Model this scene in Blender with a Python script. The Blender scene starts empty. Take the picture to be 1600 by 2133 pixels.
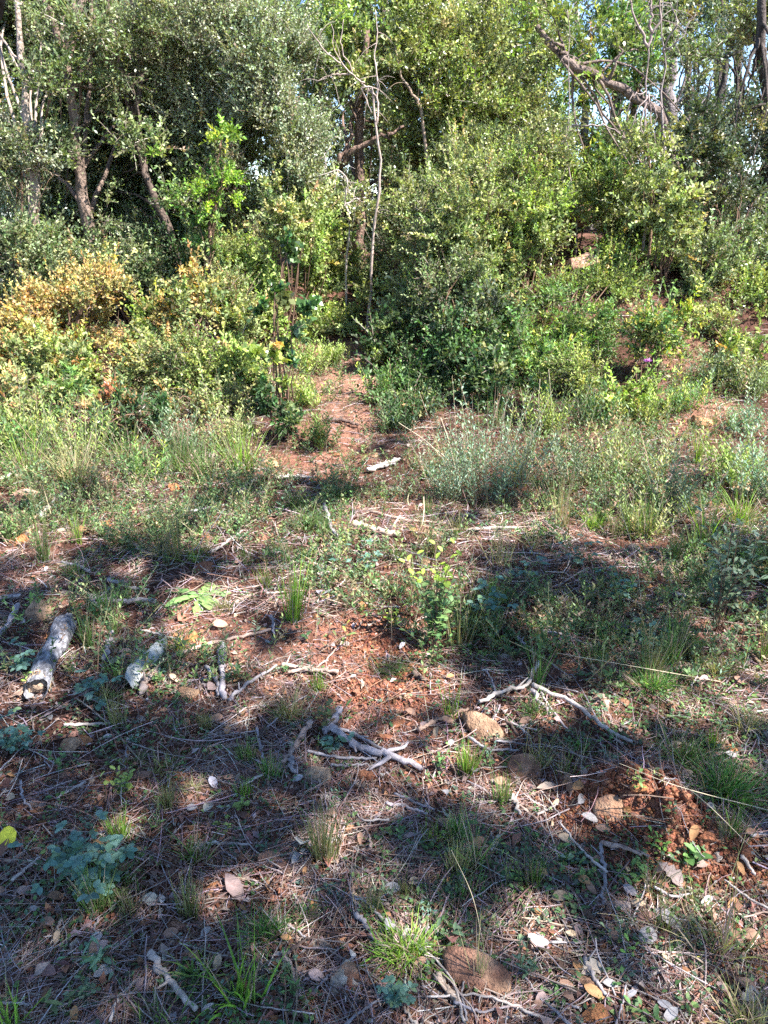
import bpy, math, random
import numpy as np
from mathutils import Vector

scene = bpy.context.scene
COL = scene.collection
RAD = math.radians

# ------------------------------------------------------------------ camera
CAM_Z, PITCH, FPX = 1.55, RAD(22.5), 1611.0
IMG_W, IMG_H = 1600.0, 2133.0
cam_data = bpy.data.cameras.new('camera')
cam = bpy.data.objects.new('camera', cam_data)
COL.objects.link(cam)
cam.location = (0, 0, CAM_Z)
cam.rotation_euler = (RAD(90) - PITCH, 0, 0)
cam_data.sensor_fit = 'VERTICAL'
cam_data.sensor_height = 24.0
cam_data.sensor_width = 18.0
cam_data.lens = 24.0 * FPX / IMG_H
cam_data.clip_start = 0.05
cam_data.clip_end = 2000
scene.camera = cam

# ------------------------------------------------------------------ light
SUN = np.array([0.62, -0.30, 0.86]); SUN /= np.linalg.norm(SUN)
world = bpy.data.worlds.new('World')
scene.world = world
world.use_nodes = True
wn = world.node_tree
bg = wn.nodes['Background']
sky = wn.nodes.new('ShaderNodeTexSky')
sky.sky_type = 'NISHITA'
sky.sun_disc = False
sky.sun_elevation = math.asin(SUN[2])
sky.sun_rotation = math.atan2(SUN[0], SUN[1])
sky.altitude = 2500
sky.air_density = 0.8
sky.dust_density = 0.0
sky.ozone_density = 2.0
wn.links.new(sky.outputs[0], bg.inputs[0])
bg.inputs[1].default_value = 0.12
sd = bpy.data.lights.new('sun', 'SUN')
sd.energy = 5.0
sd.angle = RAD(0.5)
sd.color = (1.0, 0.965, 0.915)
sun = bpy.data.objects.new('sun', sd)
COL.objects.link(sun)
sun.rotation_euler = Vector(SUN.tolist()).to_track_quat('Z', 'Y').to_euler()
scene.view_settings.view_transform = 'Standard'
scene.view_settings.look = 'None'
scene.view_settings.gamma = 1.0
scene.view_settings.exposure = 1.9
scene.cycles.max_bounces = 5
scene.cycles.diffuse_bounces = 3
scene.cycles.glossy_bounces = 2
scene.cycles.transmission_bounces = 3
scene.cycles.transparent_max_bounces = 4
scene.cycles.use_adaptive_sampling = True
scene.cycles.adaptive_threshold = 0.02
scene.cycles.caustics_reflective = False
scene.cycles.caustics_refractive = False
scene.cycles.use_denoising = False

# ------------------------------------------------------------------ helpers
FWD = np.array([0, math.cos(PITCH), -math.sin(PITCH)])
UPV = np.array([0, math.sin(PITCH), math.cos(PITCH)])
CAMP = np.array([0, 0, CAM_Z])


def nrm(a):
    return a / np.maximum(np.linalg.norm(a, axis=-1, keepdims=True), 1e-9)


def ray(px, py):
    return FWD + np.array([1.0, 0, 0]) * ((px - IMG_W / 2) / FPX) + UPV * ((IMG_H / 2 - py) / FPX)


def W(px, py, D):
    """world point seen at photo pixel (px,py), D metres forward along the ground"""
    d = ray(px, py)
    return CAMP + d * (D / d[1])


def proj(p):
    q = np.asarray(p) - CAMP
    dep = q @ FWD
    return IMG_W / 2 + FPX * q[..., 0] / dep, IMG_H / 2 - FPX * (q @ UPV) / dep, dep


def _hash(*c):
    h = np.zeros_like(c[0], dtype=np.int64)
    for k, v in zip((374761393, 668265263, 1274126177), c):
        h = h + v.astype(np.int64) * k
    h = (h ^ (h >> 13)) * 1274126177
    h = (h ^ (h >> 16)) & 0xffffff
    return h / float(0xffffff)


def vnoise2(x, y):
    xi, yi = np.floor(x), np.floor(y)
    fx, fy = x - xi, y - yi
    fx, fy = fx * fx * (3 - 2 * fx), fy * fy * (3 - 2 * fy)
    a, b = _hash(xi, yi), _hash(xi + 1, yi)
    c, d = _hash(xi, yi + 1), _hash(xi + 1, yi + 1)
    return (a * (1 - fx) + b * fx) * (1 - fy) + (c * (1 - fx) + d * fx) * fy


def vnoise3(p):
    i = np.floor(p)
    f = p - i
    f = f * f * (3 - 2 * f)
    r = 0
    for dx in (0, 1):
        for dy in (0, 1):
            for dz in (0, 1):
                w = (f[..., 0] if dx else 1 - f[..., 0]) * (f[..., 1] if dy else 1 - f[..., 1]) * (f[..., 2] if dz else 1 - f[..., 2])
                r = r + w * _hash(i[..., 0] + dx, i[..., 1] + dy, i[..., 2] + dz)
    return r


def sstep(a, b, x):
    t = np.clip((x - a) / (b - a), 0, 1)
    return t * t * (3 - 2 * t)


def h_base(x, y):
    z = 0.105 * 0.5 * ((y - 5) + np.sqrt((y - 5) ** 2 + 1.0)) - 0.012
    z = z - 0.22 * 0.5 * ((y - 15) + np.sqrt((y - 15) ** 2 + 2.0))
    z = z + 0.14 * (vnoise2(x * 0.45 + 7, y * 0.45 + 3) - .5) * sstep(3, 8, y)
    # worn trough of the footpath, banks on both sides
    cx = -0.12 - 0.055 * (y - 3)
    z = z + 0.10 * sstep(4.2, 6.5, y) * (sstep(0.25, 0.9, np.abs(x - cx)))
    # bank rising on the right behind the bushes
    z = z + 0.55 * sstep(.7, 1.7, x) * sstep(6.0, 7.2, y) * (1 - sstep(9.5, 13, y))
    z = np.maximum(z, -6.0)
    return z


MOUNDS = []   # x, y, rx, ry, height of loose soil heaps


def hgt(x, y):
    x = np.asarray(x, dtype=float)
    y = np.asarray(y, dtype=float)
    z = h_base(x, y)
    z = z + 0.035 * (vnoise2(x * 2.3 + 11, y * 2.3) - .5)
    near = 1 - sstep(7, 14, y)
    z = z + near * (0.022 * (vnoise2(x * 9, y * 9 + 5) - .5) + 0.010 * (vnoise2(x * 26, y * 26) - .5))
    for (mx, my, rx, ry, mh) in MOUNDS:
        r = ((x - mx) / rx) ** 2 + ((y - my) / ry) ** 2
        k = np.exp(-r * 1.6)
        z = z + mh * k * (0.55 + 0.9 * vnoise2(x * 34, y * 34)) + 0.016 * k * (vnoise2(x * 70, y * 70) - .5)
    return z


def at(px, py):
    """point of the ground seen at a photo pixel"""
    d = ray(px, py)
    t = np.linspace(0.6, 26, 900)
    p = CAMP + d * t[:, None]
    below = p[:, 2] < hgt(p[:, 0], p[:, 1])
    if not below.any():
        return p[-1]
    i = int(np.argmax(below))
    lo, hi = t[max(i - 1, 0)], t[i]
    for _ in range(12):
        m = (lo + hi) / 2
        q = CAMP + d * m
        if q[2] < float(hgt(q[0], q[1])):
            hi = m
        else:
            lo = m
    q = CAMP + d * hi
    return np.array([q[0], q[1], float(hgt(q[0], q[1]))])


for (mpx, mpy, rx, ry, mh) in [(1330, 1665, .17, .13, .075), (1400, 1735, .16, .12, .07), (1250, 1640, .10, .07, .035),
                               (1560, 1790, .14, .09, .03), (830, 1440, .14, .08, .018), (800, 1330, .12, .12, .008),
                               (1430, 850, .35, .3, .05)]:
    q = at(mpx, mpy)
    MOUNDS.append((q[0], q[1], rx, ry, mh))


class MB:
    """collects quads with a colour per vertex and links them as ONE mesh object"""
    def __init__(s):
        s.v, s.q, s.c, s.n = [], [], [], 0

    def add(s, v, q, c):
        v = np.asarray(v, dtype=np.float32).reshape(-1, 3)
        c = np.asarray(c, dtype=np.float32)
        if c.ndim == 1:
            c = np.tile(c, (len(v), 1))
        s.v.append(v)
        s.q.append(np.asarray(q, dtype=np.int32).reshape(-1, 4) + s.n)
        s.c.append(c.reshape(-1, 3))
        s.n += len(v)

    def mesh(s, name, mat, smooth=False, origin=None):
        v = np.concatenate(s.v)
        if origin is not None:
            v = v - np.asarray(origin, dtype=np.float32)
        q = np.concatenate(s.q)
        c = np.concatenate(s.c)
        me = bpy.data.meshes.new(name)
        me.vertices.add(len(v))
        me.vertices.foreach_set('co', v.ravel())
        me.loops.add(len(q) * 4)
        me.loops.foreach_set('vertex_index', q.ravel())
        me.polygons.add(len(q))
        me.polygons.foreach_set('loop_start', np.arange(len(q), dtype=np.int32) * 4)
        if smooth:
            me.polygons.foreach_set('use_smooth', np.ones(len(q), dtype=bool))
        at_ = me.attributes.new('tint', 'FLOAT_COLOR', 'POINT')
        at_.data.foreach_set('color', np.concatenate([c, np.ones((len(c), 1), np.float32)], axis=1).ravel())
        me.update(calc_edges=True)
        me.materials.append(mat)
        return me

    def build(s, name, mat, parent=None, smooth=False, origin=None):
        me = s.mesh(name, mat, smooth, origin)
        o = bpy.data.objects.new(name, me)
        COL.objects.link(o)
        if parent is not None:
            o.parent = parent
        elif origin is not None:
            o.location = [float(k) for k in origin]
        return o


def tag(o, label=None, cat=None, group=None, kind=None):
    if label:
        o['label'] = label
    if cat:
        o['category'] = cat
    if group:
        o['group'] = group
    if kind:
        o['kind'] = kind
    return o


def empty(name, loc, label, cat, group=None):
    o = bpy.data.objects.new(name, None)
    o.empty_display_size = 0.1
    o.location = [float(k) for k in loc]
    COL.objects.link(o)
    return tag(o, label, cat, group)


def bez(pts, n):
    """smooth resample of a polyline (Catmull-Rom)"""
    p = np.asarray(pts, dtype=float)
    if len(p) == 2:
        return p[0] + (p[1] - p[0]) * np.linspace(0, 1, n)[:, None]
    P = np.vstack([2 * p[0] - p[1], p, 2 * p[-1] - p[-2]])
    u = np.linspace(0, len(p) - 1 - 1e-6, n)
    i = u.astype(int)
    t = (u - i)[:, None]
    a, b, c, d = P[i], P[i + 1], P[i + 2], P[i + 3]
    return .5 * ((2 * b) + (-a + c) * t + (2 * a - 5 * b + 4 * c - d) * t * t + (-a + 3 * b - 3 * c + d) * t ** 3)


def tube(mb, path, rad, col, sides=7, rough=0.0, seed=0, colj=0.0):
    """tapered tube with closed ends; rough = radial unevenness"""
    p = np.asarray(path, dtype=float)
    n = len(p)
    r = np.broadcast_to(np.asarray(rad, dtype=float), (n,)).copy()
    T = np.gradient(p, axis=0)
    T = nrm(T)
    ref = np.array([0, 0, 1.0]) if abs(T[:, 2]).mean() < .8 else np.array([1.0, 0, 0])
    B = nrm(np.cross(T, ref))
    N = np.cross(B, T)
    # close the ends
    p = np.vstack([p[:1], p, p[-1:]])
    B = np.vstack([B[:1], B, B[-1:]])
    N = np.vstack([N[:1], N, N[-1:]])
    r = np.concatenate([[r[0] * .05], r, [r[-1] * .05]])
    a = np.linspace(0, 2 * np.pi, sides, endpoint=False)
    ring = p[:, None, :] + r[:, None, None] * (np.cos(a)[None, :, None] * B[:, None, :] + np.sin(a)[None, :, None] * N[:, None, :])
    if rough > 0:
        rs = np.maximum(r.max(), 1e-4)
        k = vnoise3(ring / rs * 0.9 + seed * 3.7) - .5
        k += .5 * (vnoise3(ring / rs * 2.3 + seed) - .5)
        ring = p[:, None, :] + (ring - p[:, None, :]) * (1 + rough * k[..., None] * 2)
    m = n + 2
    i = np.arange(m - 1)[:, None] * sides
    j = np.arange(sides)[None, :]
    j2 = (j + 1) % sides
    q = np.stack([i + j, i + j2, i + sides + j2, i + sides + j], axis=-1).reshape(-1, 4)
    c = np.tile(np.asarray(col, dtype=float), (m * sides, 1))
    if colj:
        c = c * (1 + colj * (vnoise3(ring.reshape(-1, 3) * 40) - .5)[:, None] * 2)
    mb.add(ring.reshape(-1, 3), q, c)


def leaves(mb, P, A, N, L, Wd, C, fold=.18):
    """one folded four-cornered leaf per row"""
    A = nrm(A)
    B = nrm(np.cross(N, A))
    N = np.cross(A, B)
    L = np.broadcast_to(L, (len(P),))[:, None]
    Wd = np.broadcast_to(Wd, (len(P),))[:, None]
    mid = P + A * L * .45 + N * Wd * fold
    v = np.stack([P, mid - B * Wd / 2, P + A * L, mid + B * Wd / 2], axis=1)
    q = np.arange(len(P) * 4).reshape(-1, 4)
    mb.add(v, q, np.repeat(C, 4, axis=0))


def ovals(mb, P, A, N, L, Wd, C, curl=.15, fold=.12, shape='oval', seed=0):
    """rounder leaves with a midrib, several rows each, for plants near the camera"""
    if shape == 'oval':
        ts = np.array([0, .1, .3, .55, .8, .94, 1.0]); ws = np.array([.04, .45, .9, 1.0, .75, .35, .03])
    elif shape == 'round':
        ts = np.array([0, .08, .3, .6, .85, .97, 1.0]); ws = np.array([.06, .6, 1., 1.0, .8, .35, .04])
    elif shape == 'lance':
        ts = np.array([0, .2, .45, .7, .9, 1.0]); ws = np.array([.1, .6, 1.0, .8, .35, .02])
    else:  # lobed
        ts = np.array([0, .12, .22, .34, .44, .58, .68, .82, .92, 1.0]); ws = np.array([.1, .25, .6, .4, .9, .62, 1.0, .8, .55, .04])
    A = nrm(A)
    B = nrm(np.cross(N, A))
    N = np.cross(A, B)
    n, R = len(P), len(ts)
    L = np.broadcast_to(L, (n,))[:, None, None]
    Wd = np.broadcast_to(Wd, (n,))[:, None, None]
    curl = np.broadcast_to(curl, (n,))[:, None, None]
    t = ts[None, :, None]
    w = ws[None, :, None]
    mid = P[:, None] + A[:, None] * L * t - N[:, None] * L * curl * t * t
    up = N[:, None] * Wd * w * fold
    lf = mid + B[:, None] * Wd / 2 * w + up
    rt = mid - B[:, None] * Wd / 2 * w + up
    v = np.stack([lf, mid, rt], axis=2).reshape(n, R * 3, 3)
    i = np.arange(R - 1)[:, None] * 3
    f = np.concatenate([np.stack([i[:, 0] + k, i[:, 0] + k + 1, i[:, 0] + k + 4, i[:, 0] + k + 3], axis=1) for k in (0, 1)])
    q = (np.arange(n)[:, None, None] * (R * 3) + f[None]).reshape(-1, 4)
    c = np.repeat(C, R * 3, axis=0).reshape(n, R * 3, 3).copy()
    c[:, 1::3] *= 1.12
    mb.add(v.reshape(-1, 3), q, c.reshape(-1, 3))


def blades(mb, P, D0, L, Wd, C, bend=.3, rows=5, taper=1.0, side=None, rng=None, tip=None):
    """thin ribbons: grass blades and straw"""
    n = len(P)
    D0 = nrm(D0)
    L = np.broadcast_to(L, (n,))[:, None, None]
    Wd = np.broadcast_to(Wd, (n,))[:, None, None]
    bend = np.broadcast_to(bend, (n,))[:, None, None]
    t = np.linspace(0, 1, rows)[None, :, None]
    if side is None:
        side = rng.normal(size=(n, 3))
    S = nrm(np.cross(D0, side))
    Q = P[:, None] + D0[:, None] * L * t
    if tip is None:
        Q = Q - np.array([0, 0, 1.0]) * L * bend * t * t
    else:
        Q = Q + tip[:, None] * L * bend * t * t
    w = Wd * (1 - taper * t ** 1.5 * .92) * .5
    v = np.stack([Q - S[:, None] * w, Q + S[:, None] * w], axis=2).reshape(n, rows * 2, 3)
    i = np.arange(rows - 1) * 2
    f = np.stack([i, i + 1, i + 3, i + 2], axis=1)
    q = (np.arange(n)[:, None, None] * (rows * 2) + f[None]).reshape(-1, 4)
    mb.add(v.reshape(-1, 3), q, np.repeat(C, rows * 2, axis=0))


def rnd_dir(rng, n, up=0.0):
    d = rng.normal(size=(n, 3))
    d[:, 2] = d[:, 2] + up
    return nrm(d)


# ------------------------------------------------------------------ materials
def new_mat(name):
    m = bpy.data.materials.new(name)
    m.use_nodes = True
    nt = m.node_tree
    b = nt.nodes['Principled BSDF']
    return m, nt, b


def noise_node(nt, scale, detail=4, rough=.6, coord='Object'):
    tc = nt.nodes.new('ShaderNodeTexCoord')
    n = nt.nodes.new('ShaderNodeTexNoise')
    n.inputs['Scale'].default_value = scale
    n.inputs['Detail'].default_value = detail
    n.inputs['Roughness'].default_value = rough
    nt.links.new(tc.outputs[coord], n.inputs['Vector'])
    return n, tc


def ramp(nt, fac, stops):
    r = nt.nodes.new('ShaderNodeValToRGB')
    e = r.color_ramp.elements
    while len(e) < len(stops):
        e.new(.5)
    for k, (p, c) in zip(e, stops):
        k.position = p
        k.color = (c[0], c[1], c[2], 1) if hasattr(c, '__len__') else (c, c, c, 1)
    nt.links.new(fac, r.inputs[0])
    return r


def mult(nt, a, b):
    m = nt.nodes.new('ShaderNodeMix')
    m.data_type = 'RGBA'
    m.blend_type = 'MULTIPLY'
    m.inputs[0].default_value = 1
    nt.links.new(a, m.inputs[6])
    nt.links.new(b, m.inputs[7])
    return m.outputs[2]


def attr(nt):
    a = nt.nodes.new('ShaderNodeAttribute')
    a.attribute_name = 'tint'
    return a.outputs['Color']


def leaf_material(name, rough=.42, trans=.30, spec=.5, scale=60):
    m, nt, b = new_mat(name)
    n, tc = noise_node(nt, scale, 2)
    r = ramp(nt, n.outputs[0], [(.3, .78), (.7, 1.2)])
    col = mult(nt, attr(nt), r.outputs[0])
    nt.links.new(col, b.inputs['Base Color'])
    b.inputs['Roughness'].default_value = rough
    b.inputs['Specular IOR Level'].default_value = spec
    if trans > 0:
        tr = nt.nodes.new('ShaderNodeBsdfTranslucent')
        g = nt.nodes.new('ShaderNodeMix')
        g.data_type = 'RGBA'
        g.blend_type = 'MULTIPLY'
        g.inputs[0].default_value = 1
        g.inputs[7].default_value = (1.7, 1.9, .7, 1)
        nt.links.new(col, g.inputs[6])
        nt.links.new(g.outputs[2], tr.inputs[0])
        mx = nt.nodes.new('ShaderNodeMixShader')
        mx.inputs[0].default_value = trans
        nt.links.new(b.outputs[0], mx.inputs[1])
        nt.links.new(tr.outputs[0], mx.inputs[2])
        nt.links.new(mx.outputs[0], nt.nodes['Material Output'].inputs[0])
    return m


def rough_material(name, scale, lo, hi, bump=.4, rough=.9, stretch=None, fine=4.0, spec=.2, dist=.01):
    """tinted by attribute, mottled by noise, with bump"""
    m, nt, b = new_mat(name)
    n, tc = noise_node(nt, scale, 6, .65)
    if stretch:
        mp = nt.nodes.new('ShaderNodeMapping')
        mp.inputs['Scale'].default_value = stretch
        nt.links.new(tc.outputs['Object'], mp.inputs[0])
        nt.links.new(mp.outputs[0], n.inputs['Vector'])
    r = ramp(nt, n.outputs[0], [(.3, lo), (.7, hi)])
    nt.links.new(mult(nt, attr(nt), r.outputs[0]), b.inputs['Base Color'])
    b.inputs['Roughness'].default_value = rough
    b.inputs['Specular IOR Level'].default_value = spec
    n2 = nt.nodes.new('ShaderNodeTexNoise')
    n2.inputs['Scale'].default_value = scale * fine
    n2.inputs['Detail'].default_value = 5
    nt.links.new(tc.outputs['Object'], n2.inputs['Vector'])
    ad = nt.nodes.new('ShaderNodeMath')
    ad.operation = 'ADD'
    nt.links.new(n.outputs[0], ad.inputs[0])
    nt.links.new(n2.outputs[0], ad.inputs[1])
    bp = nt.nodes.new('ShaderNodeBump')
    bp.inputs['Strength'].default_value = bump
    bp.inputs['Distance'].default_value = dist
    nt.links.new(ad.outputs[0], bp.inputs['Height'])
    nt.links.new(bp.outputs[0], b.inputs['Normal'])
    return m


M_LEAF = leaf_material('glossy_leaf', .36, .20, .5)
M_SOFT = leaf_material('soft_leaf', .55, .22, .35)
M_GRASS = leaf_material('grass_blade', .5, .32, .35, 30)
M_DRY = leaf_material('dry_leaf', .7, .12, .25, 90)
M_STRAW = leaf_material('straw', .65, .10, .3, 40)
M_BARK = rough_material('bark', 9, (.35, .33, .31), (1.5, 1.45, 1.4), .8, .9, (3, 3, .8), 5, .2, .03)
M_TWIG = rough_material('twig_bark', 40, (.55, .52, .5), (1.3, 1.28, 1.25), .5, .85, None, 4, .2, .004)
M_ROCK = rough_material('rock', 26, (.42, .38, .36), (1.5, 1.45, 1.38), 1.0, .9, None, 6, .25, .012)
M_LOG = rough_material('log_bark', 45, (.22, .21, .23), (1.3, 1.3, 1.3), .9, .9, (1, 1, 1), 3, .2, .01)

# ------------------------------------------------------------------ ground layout
def blob(px, py, rx, ry, amp=1.0):
    c = at(px, py)
    dep = float((c - CAMP) @ FWD)
    a, b = at(px, py + ry), at(px, py - ry)
    return (c[0], c[1], rx * dep / FPX, max(abs(b[1] - a[1]) / 2, .03), amp)


def field(x, y, bl, soft=.5):
    """0..1 cover of a list of uneven patches of ground"""
    wob = 0.55 * (vnoise2(x * 5 + 31, y * 5 + 17) - .5) + 0.35 * (vnoise2(x * 17, y * 17 + 9) - .5)
    wob = wob + .4 * (vnoise2(x * 41 + 3, y * 41) - .5)
    f = np.zeros_like(np.asarray(x, dtype=float))
    for (cx, cy, rx, ry, amp) in bl:
        r = np.sqrt(((x - cx) / rx) ** 2 + ((y - cy) / ry) ** 2) + wob
        f = np.maximum(f, amp * (1 - sstep(1 - soft, 1 + soft, r)))
    return f


RED = [blob(*b) for b in [(1340, 1680, 150, 75), (1450, 1760, 130, 60), (1580, 1820, 60, 60), (820, 1450, 130, 70), (720, 1330, 140, 60),
                          (560, 1320, 110, 40, .7), (400, 1300, 60, 60, .6), (700, 900, 80, 90), (740, 790, 55, 60), (690, 730, 60, 25), (600, 970, 60, 30, .8),
                          (800, 1080, 120, 40, .4), (900, 1600, 70, 50, .6), (620, 1850, 60, 50, .5), (100, 1640, 150, 60, .5), (470, 1640, 160, 60, .5),
                          (680, 2060, 110, 60, .8), (60, 2060, 90, 50, .6), (1550, 2040, 80, 60, .7), (1100, 1990, 120, 60, .4), (1290, 1110, 90, 30, .3),
                          (1460, 850, 100, 40, .8), (1000, 1650, 120, 40, .5), (450, 1060, 90, 30, .35)]]


def axis(fine_lo, fine_hi, step, lo, hi, g=1.09):
    c = list(np.arange(fine_lo, fine_hi, step))
    s = step
    while c[-1] < hi:
        s *= g
        c.append(c[-1] + s)
    s = step
    front = [c[0]]
    while front[-1] > lo:
        s *= g
        front.append(front[-1] - s)
    return np.array(front[:0:-1] + c)


gx = axis(-2.4, 2.4, .016, -160, 160)
gy = axis(.8, 4.6, .016, -60, 260, 1.06)
GX, GY = np.meshgrid(gx, gy)
GZ = hgt(GX, GY)
red = field(GX, GY, RED, .45)
red = np.clip(red + .35 * (vnoise2(GX * 3, GY * 3 + 50) > .62), 0, 1)
humus = np.array([.085, .042, .031])
redc = np.array([.26, .125, .088])
tintc = humus + (redc - humus) * red[..., None]
tintc = tintc * (.8 + .45 * vnoise2(GX * 13, GY * 13))[..., None]
pth = (sstep(4.5, 6, GY) * red)[..., None]
tintc = tintc * (1 - .7 * pth) + np.array([.33, .20, .145]) * .7 * pth * (.75 + .5 * vnoise2(GX * 9 + 3, GY * 9))[..., None]
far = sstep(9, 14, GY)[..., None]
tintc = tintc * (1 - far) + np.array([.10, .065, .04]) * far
mb = MB()
ny, nx = GX.shape
i = np.arange(ny - 1)[:, None] * nx + np.arange(nx - 1)[None, :]
mb.add(np.stack([GX, GY, GZ], -1).reshape(-1, 3), np.stack([i, i + 1, i + 1 + nx, i + nx], -1).reshape(-1, 4), tintc.reshape(-1, 3))
M_SOIL = rough_material('red_soil', 30, (.42, .38, .36), (1.5, 1.45, 1.4), 1.0, .95, None, 4, .15, .012)
ground = tag(mb.build('ground', M_SOIL, smooth=True), kind='structure')


def scatter(rng, n, pw=1.6, y0=.75, y1=7.0, xw=.62):
    """points on the ground of the clearing, thicker close by"""
    u = rng.random(n)
    a, b = y0 ** (1 - pw), y1 ** (1 - pw)
    y = (a + (b - a) * u) ** (1 / (1 - pw))
    x = (rng.random(n) * 2 - 1) * (xw * y + .45)
    return x, y


def ground_pts(x, y, dz=0.0):
    return np.stack([x, y, hgt(x, y) + dz], -1)


def pick(rng, n, pal, j=.18):
    """colours drawn from a weighted palette, each a little different"""
    w = np.array([p[1] for p in pal], dtype=float)
    k = rng.choice(len(pal), size=n, p=w / w.sum())
    c = np.array([p[0] for p in pal])[k]
    c = c * (1 + j * rng.normal(size=(n, 1))) * (1 + j * .35 * rng.normal(size=(n, 3)))
    return np.clip(c, .004, .9)


# loose straw, needles and hair-thin twigs: nobody could count them
rng = np.random.default_rng(5)
P_STRAW = [((.42, .31, .26), 4), ((.28, .19, .16), 4), ((.40, .34, .35), 5), ((.14, .085, .068), 4), ((.29, .15, .115), 4), ((.56, .48, .43), 2)]
n = 125000
x, y = scatter(rng, n, 1.7)
HEAPS = [blob(1340, 1680, 150, 75), blob(1450, 1750, 130, 60), blob(840, 1440, 80, 40), blob(640, 1320, 50, 20)]
matt = sstep(.40, .68, .6 * vnoise2(x * 3.1 + 4, y * 3.1) + .4 * vnoise2(x * 11, y * 11 + 8))
keep = rng.random(n) < np.clip(.16 + .84 * matt - .92 * field(x, y, HEAPS, .3), 0.03, 1)
x, y = x[keep], y[keep]
n = len(x)
D = rnd_dir(rng, n)
D[:, 2] = np.abs(D[:, 2]) * .16 * rng.random(n)
# the stalks lie in loose swathes
ang = 5 * np.pi * vnoise2(x * 2.6, y * 2.6) + rng.normal(size=n) * .7
D[:, 0] = np.cos(ang)
D[:, 1] = np.sin(ang)
mb = MB()
L = rng.gamma(1.7, .026, n) + .012
blades(mb, ground_pts(x, y, .002 + .014 * rng.random(n) ** 2), D, L, .0009 + .0019 * rng.random(n) ** 2, pick(rng, n, P_STRAW),
       bend=rng.normal(size=n) * .25, rows=4, taper=.35, side=np.tile([0, 0, 1.], (n, 1)) + rng.normal(size=(n, 3)) * .5,
       tip=nrm(np.stack([-D[:, 1], D[:, 0], rng.random(n) * .1], -1)))
tag(mb.build('straw_litter', M_STRAW), kind='stuff')

# coarser straw and leaf scraps over the middle distance
mb = MB()
n = 26000
x, y = scatter(rng, n, .9, 2.7, 8.5)
k = rng.random(n) < .25 + .75 * sstep(.35, .6, vnoise2(x * 2.2 + 9, y * 2.2))
x, y = x[k], y[k]
n = len(x)
D = rnd_dir(rng, n)
D[:, 2] = np.abs(D[:, 2]) * .12
L = rng.gamma(2, .035, n) + .02
blades(mb, ground_pts(x, y, .004 + .02 * rng.random(n) ** 2), D, L, .0018 + .0026 * rng.random(n), pick(rng, n, P_STRAW),
       bend=rng.normal(size=n) * .25, rows=4, taper=.35, side=np.tile([0, 0, 1.], (n, 1)) + rng.normal(size=(n, 3)) * .5,
       tip=nrm(np.stack([-D[:, 1], D[:, 0], rng.random(n) * .1], -1)))
tag(mb.build('dry_grass_litter', M_STRAW), kind='stuff')

# brittle twigs past counting, crossing each other in the litter
mb = MB()
n = 9000
x, y = scatter(rng, n, 1.35, .8, 6.5)
ang = 3 * np.pi * vnoise2(x * 1.7 + 5, y * 1.7) + rng.normal(size=n)
D = np.stack([np.cos(ang), np.sin(ang), .10 * rng.random(n) - .01], -1)
L = rng.gamma(2.6, .032, n) + .03
P_TW = [((.33, .25, .23), 4), ((.24, .15, .125), 4), ((.44, .37, .37), 4), ((.11, .075, .065), 3), ((.30, .17, .12), 2)]
C = pick(rng, n, P_TW)
w = .0016 + .0038 * rng.random(n) ** 2.2
T = nrm(np.stack([-D[:, 1], D[:, 0], 0 * x], -1))
P0 = ground_pts(x, y, .004 + .012 * rng.random(n))
bd = (rng.normal(size=n) * .14)[:, None, None]
a4 = np.array([0, 1.57, 3.14, 4.71])
t5 = np.linspace(0, 1, 5)[None, :, None]
q = P0[:, None] + D[:, None] * L[:, None, None] * t5 + T[:, None] * L[:, None, None] * bd * t5 * t5 + rng.normal(size=(n, 5, 3)) * np.array([.0015, .0015, .0008])
up_ = np.array([0, 0, 1.])
ring = q[:, :, None] + (w[:, None, None] * (1 - .5 * t5[..., 0])[:, :, None])[..., None] * .5 * (np.cos(a4)[None, None, :, None] * T[:, None, None] + np.sin(a4)[None, None, :, None] * up_)
f = np.array([[r * 4 + c, r * 4 + (c + 1) % 4, r * 4 + 4 + (c + 1) % 4, r * 4 + 4 + c] for r in range(4) for c in range(4)])
mb.add(ring.reshape(-1, 3), (np.arange(n)[:, None, None] * 20 + f[None]).reshape(-1, 4), np.repeat(C, 20, axis=0))
tag(mb.build('twig_litter', M_TWIG, smooth=True), kind='stuff')

# shredded leaf and bark fragments
mb = MB()
n = 90000
x, y = scatter(rng, n, 1.8)
xe, ye = scatter(rng, 16000, .9, 3.6, 9)
x, y = np.append(x, xe), np.append(y, ye)
k = rng.random(len(x)) > .85 * field(x, y, HEAPS, .3)
x, y = x[k], y[k]
n = len(x)
A = rnd_dir(rng, n)
A[:, 2] *= .25
N = rnd_dir(rng, n, 2.2)
sz = rng.gamma(2.0, .0031, n) + .0025
P_FRAG = [((.25, .13, .095), 5), ((.15, .085, .065), 5), ((.34, .25, .21), 2.5), ((.40, .34, .32), 1.5), ((.32, .15, .09), 3)]
leaves(mb, ground_pts(x, y, .003 + .006 * rng.random(n)), A, N, sz * 1.5, sz * .8, pick(rng, n, P_FRAG), .3)
tag(mb.build('leaf_litter', M_DRY), kind='stuff')

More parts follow.
